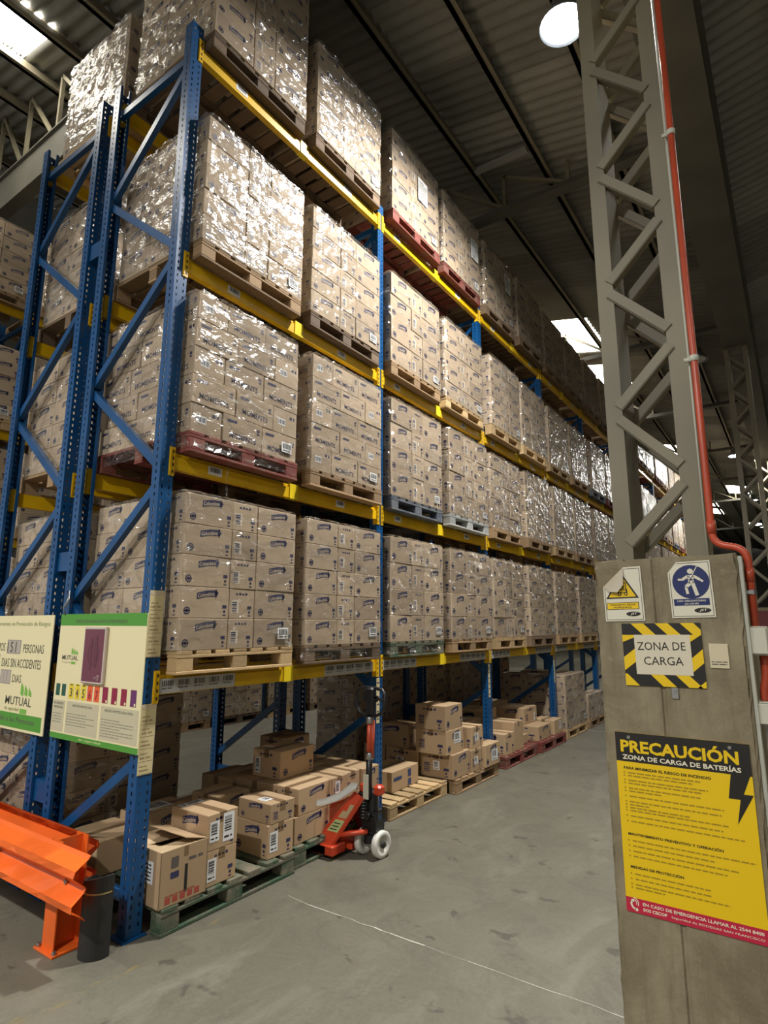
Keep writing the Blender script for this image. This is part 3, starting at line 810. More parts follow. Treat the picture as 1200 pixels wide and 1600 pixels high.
# a loose tail of film hangs from the second level
mb = MB()
_p = [(.10,.42,2.99),(.105,.425,2.92),(.10,.418,2.86),(.085,.424,2.80),(.09,.42,2.72),(.095,.423,2.62)]
for i in range(len(_p)-1):
    a, b = _p[i], _p[i+1]; wa = .018 if i in (0,2) else .009; mb.poly([(a[0],a[1]-wa,a[2]),(a[0],a[1]+wa,a[2]),(b[0],b[1]+.010,b[2]),(b[0],b[1]-.010,b[2])])
tl = bpy.data.objects.get('pallet_load')
tag(link('film_tail', mb.build('film_tail', M_FILM, True)), 'loose tail of clear film hanging over the second beam of the near bay', 'film')
# ================================================================== floor pallets and loose cartons under the first beam
def floor_pallet(xf, y0, y1, mat, seed, label, rot=0.0):
    pallet(xf, (y0+y1)/2, .001, mat, seed, label, True, 'floor pallets', rot, y1-y0)
floor_pallet(.125, .085, 1.185, M_WOODG, 0, 'dark green floor pallet beside the blue end frame')
floor_pallet(.085, 1.225, 2.30, M_WOODG, 1, 'green floor pallet with the red pallet truck pushed into it')
floor_pallet(.055, 2.50, 3.565, M_WOODL, 2, 'pale half-empty floor pallet beside the pallet truck')
floor_pallet(.15, 3.60, 4.66, M_WOOD, 0, 'floor pallet under the three-high pile of loose cartons')
floor_pallet(.13, 4.92, 5.99, M_WOODR, 1, 'dark red floor pallet in the third bay')
floor_pallet(.16, 6.08, 7.12, M_WOODR, 2, 'brown and red floor pallet between the red one and the wrapped stack')
floor_pallet(.13, 7.26, 8.36, M_WOODL, 0, 'pale floor pallet under the wrapped stack of the fourth bay')
floor_pallet(.13, 8.48, 9.52, M_WOOD, 1, 'floor pallet under the low wrapped stack next to the plinth edge')
pallet_load(.12, 7.81, .145, 4, 'col', 2, 'wrapped carton stack on the floor of the fourth bay', 'wrapped floor loads', True, 2)
pallet_load(.12, 9.0, .145, 2, 'col', 1, 'low wrapped carton stack on the floor beyond the fourth bay', 'wrapped floor loads', True, 0)

def loose(x0, x1, y0, y1, z0, z1, label, style='col', long='y', rot=0.0, tape=True, labels=(), name='carton', top_paper=None, plain=False):
    """free-standing carton; its long printed side faces +x (long='y') or -y (long='x')"""
    lx, ly, h = x1-x0, y1-y0, z1-z0
    t = thing(name, label, 'carton', ((x0+x1)/2, (y0+y1)/2, z0), (0,0,rot), 'loose cartons on the floor pallets')
    mb = MB(); mb.bbox(-lx/2, lx/2, -ly/2, ly/2, 0, h, .004)
    fx = Face(mb, (lx/2,-ly/2,0), (0,1,0), (0,0,1)); fy = Face(mb, (-lx/2,-ly/2,0), (1,0,0), (0,0,1))
    if not plain:
        if long == 'y': print_front(fx, ly, h, style); print_end(fy, lx, h, style, 5)
        else: print_front(fy, lx, h, style); print_end(fx, ly, h, style, 5)
    body = link('box_body', mb.build('box_body', [M_CARD2, M_INK, M_CREAM, M_WHITE, M_CARD2]), t)
    mb = MB()
    if long == 'y':
        mb.box(-.026, .026, -ly/2-.0008, ly/2+.0008, h-.0005, h+.0008); mb.box(-.026, .026, -ly/2-.0008, -ly/2+.0002, h-.06, h)
    else:
        mb.box(-lx/2-.0008, lx/2+.0008, -.026, .026, h-.0005, h+.0008); mb.box(lx/2-.0002, lx/2+.0008, -.026, .026, h-.06, h)
    if tape: link('packing_tape', mb.build('packing_tape', M_TAPE), t)
    for (face, u, v, w_, h_) in labels:
        mb = MB(); f = fx if face == 'x' else fy if face == 'y' else None
        if face == 'x': fo = Face(mb, (lx/2+.001,-ly/2,0), (0,1,0), (0,0,1))
        elif face == 'y': fo = Face(mb, (-lx/2,-ly/2-.001,0), (1,0,0), (0,0,1))
        else: fo = Face(mb, (-lx/2,-ly/2,h+.0016), (1,0,0), (0,1,0))
        fo.rect(u, v, u+w_, v+h_, 0, .0004); fo.barcode(u+.12*w_, v+.35*h_, u+.75*w_, v+.9*h_, 1, .0008, int(u*100), 10, h_ > w_); fo.words(u+.12*w_, v+.12*h_, .7*w_, .07*h_, 1, .0008, 3)
        link('paper_label', mb.build('paper_label', [M_WHITE, M_BLACK]), t)
    return t
# --- pallet beside the end frame
t = thing('carton', 'open carton with a raised flap beside the blue end frame', 'carton', (-.075, .2375, .146), (0,0,-.03), 'loose cartons on the floor pallets')
mb = MB(); X, Y, H = .195, .1625, .30
for a in ((-X,-Y,-X+.005,Y),(X-.005,-Y,X,Y),(-X,-Y,X,-Y+.005),(-X,Y-.005,X,Y)): mb.box(a[0],a[2],a[1],a[3],0,H)
mb.box(-X,X,-Y,Y,0,.005)
f = Face(mb, (X,-Y,0), (0,1,0), (0,0,1))
f.rect(.07,.20,.12,.26,3); f.rect(.068,.145,.125,.18,1); f.rect(.155,.245,.185,.30,2)
f.words(.19,.215,.10,.016,3,.0008,4); f.rect(.165,.05,.185,.20,4)
for k in range(5): f.rect(.04+k*.05,.018,.075+k*.05,.05,5)
f.words(.04,.055,.2,.006,5,.0008,8)
g = Face(mb, (-X,-Y,0), (1,0,0), (0,0,1)); g.rect(.20,.12,.32,.24,6); 
for k in range(5): g.words(.21,.135+.02*k,.09,.008,4,.0012,k)
link('box_body', mb.build('box_body', [M_CARD2, M_INK, M_TAPE, M_INKF, M_BLACK, M_REDINK, M_WHITE]), t)
mb = MB(); mb.add([(X,-Y,H),(X,Y,H),(.0,Y-.02,H-.035),(.01,-Y+.02,H-.03)], [(0,1,2,3)]); mb.prism([(X,-Y,H),(X,Y,H),(.0,Y-.02,H-.035),(.01,-Y+.02,H-.03)], (0,0,.003)); link('flap', mb.build('flap', M_CARDIN), t)
mb = MB(); mb.prism([(-X,Y,H),(X,Y,H),(X-.02,.015,H+.035),(-X+.05,-.03,H+.055)], (0,0,.004)); link('flap', mb.build('flap', M_CARD2), t)
mb = MB(); mb.prism([(-X,-Y,H),(-X,Y,H),(-.04,Y-.03,H-.03),(-.05,-Y+.03,H-.02)], (0,0,.003)); link('flap', mb.build('flap', M_CARDIN), t)
mb = MB(); mb.prism([(-X,-Y,H),(X,-Y,H),(X-.06,.0,H-.05),(-X+.06,.0,H-.05)], (0,0,.003)); link('flap', mb.build('flap', M_CARDIN), t)
loose(-.29,.10,.408,.65,.146,.350,'carton under the big white labels beside the open carton', long='x', labels=[('x',.01,.03,.07,.13)])
loose(-.27,.10,.405,.652,.351,.565,'carton with two big white labels on top beside the open carton', long='x', labels=[('x',.02,.05,.075,.12),('x',.125,.03,.09,.17),('t',.03,.02,.06,.18)])
loose(-1.0,-.70,.50,.93,.146,.40,'carton with white top label behind the open carton', labels=[('t',.05,.06,.16,.25)])
loose(-.66,-.34,.86,1.17,.146,.325,'lower hidden carton behind the two-high pair on the green pallet')
loose(-.66,-.34,.87,1.165,.326,.50,'small carton with seams on top behind the two-high pair')
loose(-.27,.09,.955,1.20,.146,.365,'lower carton with yellow tape scrap near the end of the dark green pallet', long='x', labels=[('x',.02,.04,.075,.13)], rot=-.05)
loose(-.25,.09,.968,1.205,.366,.50,'flat brown carton with a white paper on its lid', long='x', labels=[('t',.16,.03,.09,.08)], rot=-.03)
loose(-1.02,-.68,.97,1.18,.146,.36,'low carton at the back corner of the dark green pallet')
loose(-1.0,-.6,.1,.46,.146,.36,'low carton at the inner back of the dark green pallet', plain=True)
# --- pallet with the truck
loose(-.18,.05,1.25,1.655,.146,.336,'lower front carton left of the pallet truck')
loose(-.22,.0,1.66,2.00,.146,.336,'lower front carton right behind the truck body', plain=True)
loose(-.18,.05,1.285,1.675,.337,.528,'upper front carton with dark ribbon left of the pallet truck')
loose(-.34,.05,1.68,1.865,.337,.528,'upper end-on carton with barcode behind the truck frame', long='x', labels=[('x',.04,.04,.06,.12)])
loose(-.34,.04,1.87,2.06,.337,.530,'upper end-on carton behind the truck pump', long='x')
loose(-.20,.07,2.00,2.30,.146,.336,'lower carton beside the second blue upright', plain=True, labels=[('x',.14,.06,.10,.11)])
loose(-.30,.07,2.07,2.30,.337,.530,'upper carton with dark arrow ribbon beside the second blue upright', long='y')
loose(-.62,-.20,1.26,1.66,.146,.336,'lower inner carton under the single top carton', plain=True)
loose(-.62,-.19,1.27,1.67,.337,.528,'middle inner carton under the single top carton', plain=True)
loose(-.56,-.25,1.385,1.79,.529,.742,'single carton on top of the pile left of the pallet truck', labels=[('y',.03,.03,.06,.12)], rot=.02)
loose(-.66,-.36,1.70,2.06,.146,.336,'low inner carton behind the truck handle', plain=True)
loose(-.66,-.36,1.70,2.06,.337,.53,'inner carton with taped lid behind the truck handle', plain=True)
loose(-.66,-.32,2.07,2.30,.146,.53,'tall inner carton behind the second blue upright', plain=True)
loose(-1.05,-.68,1.27,1.66,.146,.50,'dark carton at the back of the truck pallet', plain=True)
loose(-1.05,-.68,1.68,2.28,.146,.48,'long dark carton at the back of the truck pallet', plain=True)
loose(-1.02,-.72,1.90,2.26,.481,.72,'dark carton with white label standing high at the back', labels=[('x',.12,.05,.16,.13)])
# --- pale pallet
loose(-.50,-.14,2.80,3.31,.146,.335,'single carton with two blue squares on the pale pallet', plain=True, rot=.03)
bb = [o for o in bpy.data.objects if o.get('label') == 'single carton with two blue squares on the pale pallet'][0]
mb = MB(); f = Face(mb, (.1812,-.255,0), (0,1,0), (0,0,1)); f.rect(.30,.015,.36,.075,0); f.rect(.30,.095,.36,.165,0); f.rect(.03,.10,.18,.13,0); link('blue_print', mb.build('blue_print', flat('blue_print', (.03,.055,.15), .6)), bb)
# --- three-high pile
loose(-.28,.12,3.575,3.97,.146,.392,'front lower carton of the three-high pile', labels=[('y',.16,.08,.08,.09)])
loose(-.28,.13,3.985,4.24,.146,.375,'end-on carton with white label in the lower row of the three-high pile', long='x', labels=[('x',.07,.07,.09,.08)])
loose(-.16,.17,4.26,4.65,.146,.385,'rightmost lower carton with a large white label of the three-high pile', labels=[('x',.16,.05,.17,.12)])
loose(-.29,.09,3.50,3.885,.393,.640,'middle carton with a white label of the three-high pile', labels=[('x',.17,.10,.15,.11)])
loose(-.29,.085,3.495,3.88,.641,.892,'topmost carton of the three-high pile')
loose(-.30,.12,4.02,4.31,.377,.612,'upper end-on carton beside the three-high pile', long='x', labels=[('x',.08,.08,.09,.08)])
loose(-.74,-.31,3.58,3.97,.146,.390,'inner lower carton behind the three-high pile', labels=[('y',.15,.08,.09,.08)])
loose(-1.05,-.76,3.58,3.97,.146,.390,'innermost lower carton behind the three-high pile', labels=[('y',.1,.08,.08,.08)])
loose(-.95,-.45,3.60,3.90,.391,.640,'wide carton on the inner row behind the three-high pile', long='x')
loose(-.75,-.32,4.00,4.60,.146,.45,'inner carton at the far end of the three-high pile', plain=True)
# --- red pallet and the next one
loose(-.36,.10,4.965,5.27,.146,.40,'glossy dark carton on the red pallet', long='x', labels=[('y',.12,.08,.18,.10)])
loose(-.36,.09,5.29,5.60,.146,.50,'tall carton with a strap on the red pallet', long='x', plain=True)
loose(-.30,.0,5.70,5.97,.146,.265,'small low carton at the end of the red pallet', plain=True)
loose(-1.0,-.45,5.0,5.45,.146,.50,'inner carton with loose papers on the red pallet', plain=True, labels=[('t',.2,.1,.25,.2)])
loose(-1.0,-.45,5.5,5.95,.146,.58,'dark inner carton at the back of the red pallet', long='x')
loose(-.42,.10,6.12,6.62,.146,.335,'wide low carton on the pallet before the wrapped stack')
loose(-.55,-.12,6.16,6.66,.336,.56,'carton with dark ribbon stacked before the wrapped stack', long='x', labels=[('x',.36,.02,.06,.12)])
loose(-.22,.12,6.72,7.08,.146,.35,'carton with a white label right before the wrapped stack', plain=True, labels=[('x',.20,.06,.09,.12)])
loose(-1.0,-.6,6.2,6.7,.146,.60,'dark inner carton at the back before the wrapped stack', plain=True)
# --- wrapped stock on the rear rack floor, seen through the open bays
for q, (yc, nm) in enumerate(((4.2,'second bay'),(5.4,'third bay, near half'),(6.6,'third bay, far half'),(7.8,'fourth bay'))):
    pallet(XB-.02, yc, .001, M_WOODD, q, 'dark floor pallet deep at the back of the %s' % nm, False, 'floor pallets')
    pallet_load(XB-.02, yc, .145, 5, 'col', 1, 'dim carton load deep at the back of the %s' % nm, 'dim floor loads at the back', q % 2 == 0, q)

# ================================================================== hand pallet truck
JY = 1.775
t = thing('pallet_truck', 'red hand pallet truck with white wheels pushed into the green pallet', 'pallet truck', (.386, JY, 0))
for s in (-1, 1):
    y0 = s*.195
    mb = MB(); mb.prism([(-.25,y0-.08,.085),(-.25,y0+.08,.085),(-1.36,y0+.08,.085),(-1.40,y0+.04,.085),(-1.40,y0-.04,.085),(-1.36,y0-.08,.085)], (0,0,.008))
    for yy in (y0-.08, y0+.076): mb.box(-1.36,-.25,yy,yy+.004,.035,.09)
    link('fork', mb.build('fork', M_RED), t)
    mb = MB(); mb.lathe([(.001,-.03),(.037,-.03),(.037,.03),(.001,.03)], (-1.22,y0,.037), (0,1,0), 14); link('load_roller', mb.build('load_roller', M_WHEEL, False), t)
for s in (-1, 1):                                              # fork heels and the bridge between them
    mb = MB(); mb.bbox(-.42,-.175,min(s*.275,s*.115),max(s*.275,s*.115),.030,.098,.006); link('fork_heel', mb.build('fork_heel', M_RED), t)
mb = MB(); mb.bbox(-.34,-.22,-.116,.116,.055,.105,.005); mb.bbox(-.22,-.13,-.10,-.02,.04,.085,.005); link('yoke', mb.build('yoke', M_RED), t)
mb = MB()
for s in (-1, 1):                                              # sloping side plates of the tower
    mb.prism([(-.385,s*.215-.004,.095),(-.215,s*.215-.004,.095),(-.03,s*.085-.004,.43),(-.115,s*.085-.004,.46)], (0,.008,0))
    mb.bar((-.378,s*.213,.10),(-.108,s*.085,.455), .026, .012, (.75,0,.65)); mb.bar((-.222,s*.213,.10),(-.034,s*.085,.43), .026, .012, (.75,0,.65))
mb.add([(-.40,-.20,.10),(-.40,.20,.10),(-.09,.085,.455),(-.09,-.085,.455)], [(0,1,2,3)])
mb.add([(-.385,-.20,.10),(-.385,.20,.10),(-.075,.085,.455),(-.075,-.085,.455)], [(3,2,1,0)])
link('tower_plate', mb.build('tower_plate', M_RED), t)
for s in (-1, 1):
    mb = MB(); mb.tube([(-.22,s*.17,.145),(-.12,s*.16,.175),(-.02,s*.10,.19),(.0,s*.075,.19)], .020, 8); link('link_arm', mb.build('link_arm', M_RED, True), t)
mb = MB()
def onplate(a, b): x0 = -.385+.27*b; x1 = -.215+.185*b; return (x0+(x1-x0)*a, -.215+.13*b-.006, .095+.35*b+.004)
mb.poly([onplate(.16,.22), onplate(.84,.22), onplate(.84,.46), onplate(.16,.46)], 0); mb.poly([onplate(.2,.50), onplate(.84,.50), onplate(.84,.78), onplate(.2,.78)], 2)
for k in range(3):
    b_ = .26+.06*k; mb.poly([tuple(Vector(onplate(q, w_))+Vector((0,-.0015,0))) for q, w_ in ((.24,b_),(.7,b_),(.7,b_+.02),(.24,b_+.02))], 1)
link('info_label', mb.build('info_label', [flat('green_label', (.42,.50,.20), .5), M_BLACK, flat('tan_label', (.45,.33,.18), .5)]), t)
mb = MB(); mb.lathe([(.001,.10),(.062,.10),(.066,.16),(.05,.17),(.05,.30),(.045,.31),(.04,.46),(.03,.48),(.001,.48)], (0,0,0), (0,0,1), 18)
mb.box(-.07,.07,-.055,.055,.19,.26); mb.lathe([(.001,-.09),(.028,-.09),(.028,.09),(.001,.09)], (0,.0,.30), (0,1,0), 12); mb.lathe([(.001,0),(.022,0),(.022,.17),(.001,.17)], (.05,-.03,.16), (0,0,1), 10)
link('pump', mb.build('pump', M_PLBLK, False), t)
mb = MB()
for k in range(9): mb.lathe([(.036,.27+k*.022),(.044,.276+k*.022),(.044,.284+k*.022),(.036,.290+k*.022)], (-.052,-.045,0), (0,0,1), 12)
link('return_spring', mb.build('return_spring', M_PLBLK, True), t)
for s in (-1, 1):
    w = link('steer_wheel', None, t, (s*.080, 0, .096), (0,0,-.10))
    mb = MB(); mb.lathe([(.052,-.022),(.090,-.025),(.096,-.018),(.096,.018),(.090,.025),(.052,.022),(.048,.010),(.048,-.010),(.052,-.022)], (0,0,0), (1,0,0), 30); link('tyre', mb.build('tyre', M_WHEEL, True), w)
    mb = MB(); mb.lathe([(.001,-.012),(.05,-.012),(.05,.012),(.001,.012)], (0,0,0), (1,0,0), 24); link('disc', mb.build('disc', M_WHEEL), w)
    mb = MB(); mb.lathe([(.001,-.03),(.020,-.03),(.024,-.024),(.024,.024),(.020,.03),(.001,.03)], (0,0,0), (1,0,0), 16); link('hub', mb.build('hub', M_RUBBER, True), w)
mb = MB(); mb.box(-.11,.11,-.012,.012,.085,.107); mb.box(-.03,.03,-.03,.03,.10,.16); link('axle', mb.build('axle', M_PLBLK), t)
for s in (-1, 1):
    mb = MB(); mb.bbox(-.10 if s < 0 else .03, -.03 if s < 0 else .10, -.05, .03, .445, .52, .014); link('bracket', mb.build('bracket', M_RED), t)
HB, HT = (-.005,-.05,.42), (-.01,-.03,1.00)
mb = MB(); mb.tube([HB, (-.008,-.04,.76)], .025, 12); link('handle_base', mb.build('handle_base', M_PLBLK, True), t)
mb = MB(); mb.tube([(-.008,-.04,.74), (-.01,-.03,1.00)], .024, 12); mb.bar((.018,-.038,.72),(.018,-.030,1.00),.02,.026,(1,0,0)); link('handle_tube', mb.build('handle_tube', M_PIPE, True), t)
for z in (.73, 1.0):
    mb = MB(); mb.lathe([(.03,-.025),(.033,-.02),(.033,.02),(.03,.025)], (-.008,-.036,z), (0,0,1), 14); link('clamp', mb.build('clamp', M_STEEL, True), t)
mb = MB()                                                      # loop grip, wide across the wheels' axle
lp = [(0,0,1.03),(-.06,0,1.035),(-.115,0,1.06),(-.135,0,1.11),(-.135,.01,1.20),(-.11,.012,1.235),(-.05,.015,1.245),(.05,.015,1.245),(.11,.012,1.235),(.135,.01,1.20),(.135,0,1.11),(.115,0,1.06),(.06,0,1.035),(0,0,1.03)]
mb.tube([(x-.01,y-.03,z) for x, y, z in lp], .0135, 10, cap=False); link('grip_loop', mb.build('grip_loop', M_PLBLK, True), t)
mb = MB(); mb.bbox(-.048,.030,-.055,.0,1.03,1.25,.014); mb.bbox(-.085,.065,-.04,-.015,1.14,1.19,.008); mb.bar((.03,-.03,1.18),(.12,-.03,1.15),.02,.014,(0,0,1)); link('grip_head', mb.build('grip_head', M_PLBLK), t)
mb = MB(); mb.bbox(-.035,.015,-.085,-.078,.42,.60,.002); link('tag_plate', mb.build('tag_plate', M_BOXPL), t)
mb = MB()                                                      # folded film lying on the truck's tower
pts = [(-.62,-.33,.335),(-.52,-.335,.35),(-.40,-.31,.375),(-.28,-.26,.40),(-.18,-.20,.44),(-.10,-.16,.50),(-.06,-.13,.52)]
rg = random.Random(2); vs = []; wd = [.001,.009,.017,.024,.034,.042,.02]
for (x, y, z), w_ in zip(pts, wd):
    for q in (-1,-.5,0,.5,1): vs.append((x+q*w_*.3, y+rg.uniform(-.3,.3)*w_, z+q*w_+rg.uniform(-.15,.15)*w_))
mb.add(vs, [[i*5+j,(i+1)*5+j,(i+1)*5+j+1,i*5+j+1] for i in range(6) for j in range(4)])
tag(link('film_scrap', mb.build('film_scrap', flat('bunched_film', (.72,.71,.67), .3), True), None, (.386, JY, 0)), 'bunched strip of whitish film draped on the pallet truck', 'film scrap')

# ================================================================== orange guard rail and black post guard
t = thing('guard_rail', 'orange dented double guard rail in front of the rack ends', 'guard rail', (-.26, -.27, 0))
def wbeam(y, s, x0, x1):
    """W section: y is the back plane, s the side it bulges to"""
    prof = [(0,.245),(.012,.262),(.075,.30),(.08,.335),(.02,.385),(.012,.40),(.02,.415),(.08,.465),(.075,.50),(.012,.54),(0,.556)]
    xs = [x0+(x1-x0)*i/26 for i in range(27)]; mb = MB(); rg = random.Random(4)
    for th in (0, .004):
        vs = []
        for i, x in enumerate(xs):
            dn = .022*math.exp(-((x-x1+.35)/.10)**2)
            for (d, z) in prof:
                k = .010*rg.uniform(-1,1)*(d > .05) - (dn if .29 < z < .34 and d > .05 else 0)
                vs.append((x, y+s*(d+k*.6+th), z + (k*.5)))
        n = len(prof)
        mb.add(vs, [[i*n+j,(i+1)*n+j,(i+1)*n+j+1,i*n+j+1] for i in range(26) for j in range(n-1)])
    return mb.build('rail_beam', M_ORANGE)
link('rail_beam', wbeam(-.08, -1, -2.6, .36), t); link('rail_beam', wbeam(.08, 1, -2.6, .02), t)
for x in (0.0, -2.0):
    mb = MB(); mb.box(x-.06,x+.06,-.075,-.068,.01,.56); mb.box(x-.06,x+.06,.068,.075,.01,.56); mb.box(x-.005,x+.005,-.068,.068,.01,.56); link('post', mb.build('post', M_ORANGE), t)
    mb = MB(); mb.bbox(x-.10,x+.10,-.10,.10,0,.012,.002); link('base_plate', mb.build('base_plate', M_ORANGE), t)
    for bx in (-.08,.08):
        for by in (-.08,.08):
            mb = MB(); mb.lathe([(.001,.028),(.010,.028),(.012,.02),(.012,.010)], (x+bx,by,0), (0,0,1), 6); link('anchor_bolt', mb.build('anchor_bolt', M_STEEL), t)
for x in (.18,-.6):
    mb = MB(); mb.lathe([(.001,.006),(.012,.006),(.014,0)], (x,-.105,.40), (0,-1,0), 8); link('splice_bolt', mb.build('splice_bolt', M_STEEL), t)
t = thing('post_guard', 'black half-round rubber guard standing before the blue end frame', 'post guard', (-.035, -.20, 0), (0,0,0))
mb = MB(); n = 16; vs = []; 
for z in (0, .385):
    for R in (.088, .072):
        for k in range(n+1):
            a = math.radians(-200 + 220*k/n); vs.append((R*math.cos(a), R*math.sin(a), z + (.02*math.cos(a*1.0) if z else 0)))
N = n+1; fs = []
for k in range(n):
    fs += [[k,k+1,2*N+k+1,2*N+k],[N+k+1,N+k,3*N+k,3*N+k+1],[2*N+k,2*N+k+1,3*N+k+1,3*N+k],[k+1,k,N+k,N+k+1]]
fs += [[0,2*N,3*N,N],[n,N+n,3*N+n,2*N+n]]
mb.add(vs, fs); link('shell', mb.build('shell', M_RUBBER, False), t)
mb = MB(); n = 14; pts = [(.072*math.cos(math.radians(-200+220*k/n)), .072*math.sin(math.radians(-200+220*k/n)), .30) for k in range(n+1)]
mb.prism(pts, (0,0,.02)); link('foam_core', mb.build('foam_core', flat('grey_foam', (.25,.24,.19), .8)), t)
mb = MB(); pts = [(.0895*math.cos(math.radians(-190+200*k/n)), .0895*math.sin(math.radians(-190+200*k/n))) for k in range(n+1)]
mb.add([(x,y,.318) for x,y in pts]+[(x,y,.326) for x,y in pts], [[k,k+1,n+2+k,n+1+k] for k in range(n)]); link('strap', mb.build('strap', flat('brass_strap', (.35,.27,.10), .5)), t)

# yellowed location charts taped on the end upright
M_OLDP = flat('yellowed_paper', (.62,.52,.28), .6)
for (z0, z1, nm) in ((1.55, 1.955, 'upper'), (.875, 1.275, 'lower')):
    mb = MB(); mb.box(.002,.0035,-.054,.046,z0,z1); f = Face(mb, (.0035,-.054,z0), (0,1,0), (0,0,1)); n = int((z1-z0)/.07)
    for k in range(n):
        f.rect(.004,.004+k*.07,.096,.0055+k*.07,1,.0006); f.words(.01,.02+k*.07,.07,.010,2,.0006,k); f.words(.01,.044+k*.07,.05,.007,2,.0006,k+9)
    f.rect(.0,z1-z0-.028,.1,z1-z0-.006,3,.0007)
    tag(link('location_chart', mb.build('location_chart', [M_OLDP, M_INKF, flat('faded_ink_'+nm, (.33,.26,.13), .7), M_CREAM])), 'yellowed paper location chart, the %s one, taped to the blue end upright' % nm, 'chart', 'location charts')
for k in (1,2,3):
    mb = MB(); mb.box(.002,.004,-.047,.0,.86,1.26); f = Face(mb, (.004,-.047,.86), (0,1,0), (0,0,1))
    for j in range(6): f.words(.006,.03+j*.064,.034,.014,1,.0006,j)
    tag(link('location_chart', mb.build('location_chart', [M_OLDP, M_INKF]), None, (0,k*BAY,0)), 'narrow pale location chart on the %s upright along the aisle' % ORD[k], 'chart', 'location charts')
# ================================================================== signboards on the rack end
M_IVORY = flat('ivory_board', (.74,.67,.40), .45)
M_GREEN = flat('board_green', (.075,.28,.035), .5); M_GREENL = flat('logo_green', (.17,.42,.06), .5); M_GREY = flat('grey_panel', (.50,.46,.31), .6)
M_DKT = flat('board_text', (.10,.095,.07), .6)
M_PURP = flat('purple_panel', (.15,.042,.065), .4); M_PURPD = flat('purple_print', (.115,.032,.052), .4)
M_DKG = flat('index_green', (.018,.085,.055), .5); M_IYE = flat('index_yellow', (.72,.55,.03), .5); M_IOR = flat('index_orange', (.72,.11,.03), .5); M_IMA = flat('index_crimson', (.25,.015,.05), .5); M_IVI = flat('index_violet', (.13,.03,.12), .5)
def mutual_logo(f, x, y, w, mg, mt, ms, lift=.0012):
    for k in range(3):
        a = x+w*(.56+.15*k); f.poly([(a,y+w*.30),(a+w*.11,y+w*.27),(a+w*.11,y+w*(.42-.04*k)),(a+w*.02,y+w*(.50-.04*k)),(a,y+w*(.52-.04*k))], mg, lift)
    f.text('MUTUAL', x, y+w*.10, w*.15, mt, w, lift+.0004, .006); f.text('de seguridad', x, y-.02*w, w*.08, ms, w*.55, lift+.0004); f.rect(x+w*.6, y-.03*w, x+w*.85, y+.05*w, mg, lift)
t = thing('signboard', 'ivory ultraviolet index board with green bands on the rack end', 'signboard', (-1.0, -.072, .996))
W, H = 1.02, .82
mb = MB(); mb.box(0, W, 0, .006, 0, H); link('panel', mb.build('panel', M_IVORY), t)
mb = MB(); f = Face(mb, (0,0,0), (1,0,0), (0,0,1))
f.rect(0,H*.905,W,H,0); f.rect(0,0,W,H*.043,0); f.text('ÍNDICE DE RADIACIÓN ULTRAVIOLETA', W*.5, H*.925, H*.036, 2, W*.60, .0014, .01, 'c')
mutual_logo(f, W*.065, H*.60, W*.20, 1, 2, 3)
f.text('www.mutual.cl' if False else 'de seguridad', W*.36, H*.012, H*.02, 4, W*.25)
for a, b in ((.0,.155),(.175,.56),(.58,.985)): f.rect(W*a+.006, H*.055, W*b, H*.30, 3)
for k in range(2): f.rect(W*(.025+.075*k), H*.335, W*(.075+.075*k), H*.43, 5)
for k in range(3): f.rect(W*(.19+.075*k), H*.32, W*(.25+.075*k), H*.44, 6); f.text(str(3+k), W*(.22+.075*k), H*.335, H*.07, 2, W*.03, .0014, .02, 'c'); f.rect(W*(.205+.075*k), H*.425, W*(.235+.075*k), H*.435, 2, .0014)
for k in range(2): f.rect(W*(.415+.08*k), H*.32, W*(.475+.08*k), H*.44, 7); f.text(str(6+k), W*(.445+.08*k), H*.335, H*.07, 8, W*.03, .0014, .02, 'c')
for k in range(4): f.rect(W*(.59+.10*k), H*.32, W*(.65+.10*k), H*.44, 8 if k < 3 else 9); f.rect(W*(.63+.10*k), H*.325, W*(.645+.10*k), H*.345, 4, .0014)
f.text('NO NECESITA', W*.08, H*.265, H*.020, 2, W*.12, .0014, .01, 'c'); f.text('PROTECCIÓN', W*.08, H*.235, H*.022, 2, W*.11, .0014, .01, 'c')
f.text('NECESITA PROTECCIÓN', W*.37, H*.262, H*.022, 2, W*.23, .0014, .01, 'c'); f.text('NECESITA PROTECCIÓN EXTRA', W*.78, H*.262, H*.022, 2, W*.30, .0014, .01, 'c')
for k in range(4): f.words(W*.015, H*(.19-.022*k), W*.11, H*.007, 10, .0014, k)
for k in range(5): f.words(W*.19, H*(.20-.021*k), W*(.33 if k % 2 else .24), H*.007, 10, .0014, k+4)
for k in range(7): f.words(W*.60, H*(.20-.020*k), W*(.34 if k % 3 else .2), H*.007, 10, .0014, k+9)
link('print', mb.build('print', [M_GREEN, M_GREENL, M_DKT, M_GREY, M_IVORY, M_DKG, M_IYE, M_IOR, M_IMA, M_IVI, flat('small_print', (.25,.235,.18), .7)]), t)
mb = MB(); mb.bbox(W*.355, W*.605, -.022, 0, H*.455, H*.895, .004); d = link('dial_box', mb.build('dial_box', flat('dial_rim', (.52,.44,.38), .5)), t)
mb = MB(); f = Face(mb, (W*.355,-.022,H*.455), (1,0,0), (0,0,1)); w_, h_ = W*.25, H*.44
f.rect(.012,.014,w_-.012,h_-.014,0); f.ring(w_/2,h_*.52,.055,.072,1,.0014); f.rect(w_*.35,h_*.25,w_*.45,h_*.8,1,.002); f.rect(w_*.55,h_*.3,w_*.68,h_*.85,1,.002); mutual_logo(f, w_*.62, h_*.08, w_*.26, 2, 2, 2, .0022)
link('dial_face', mb.build('dial_face', [M_PURP, M_PURPD, flat('faded_mark', (.45,.32,.33), .6)]), d)

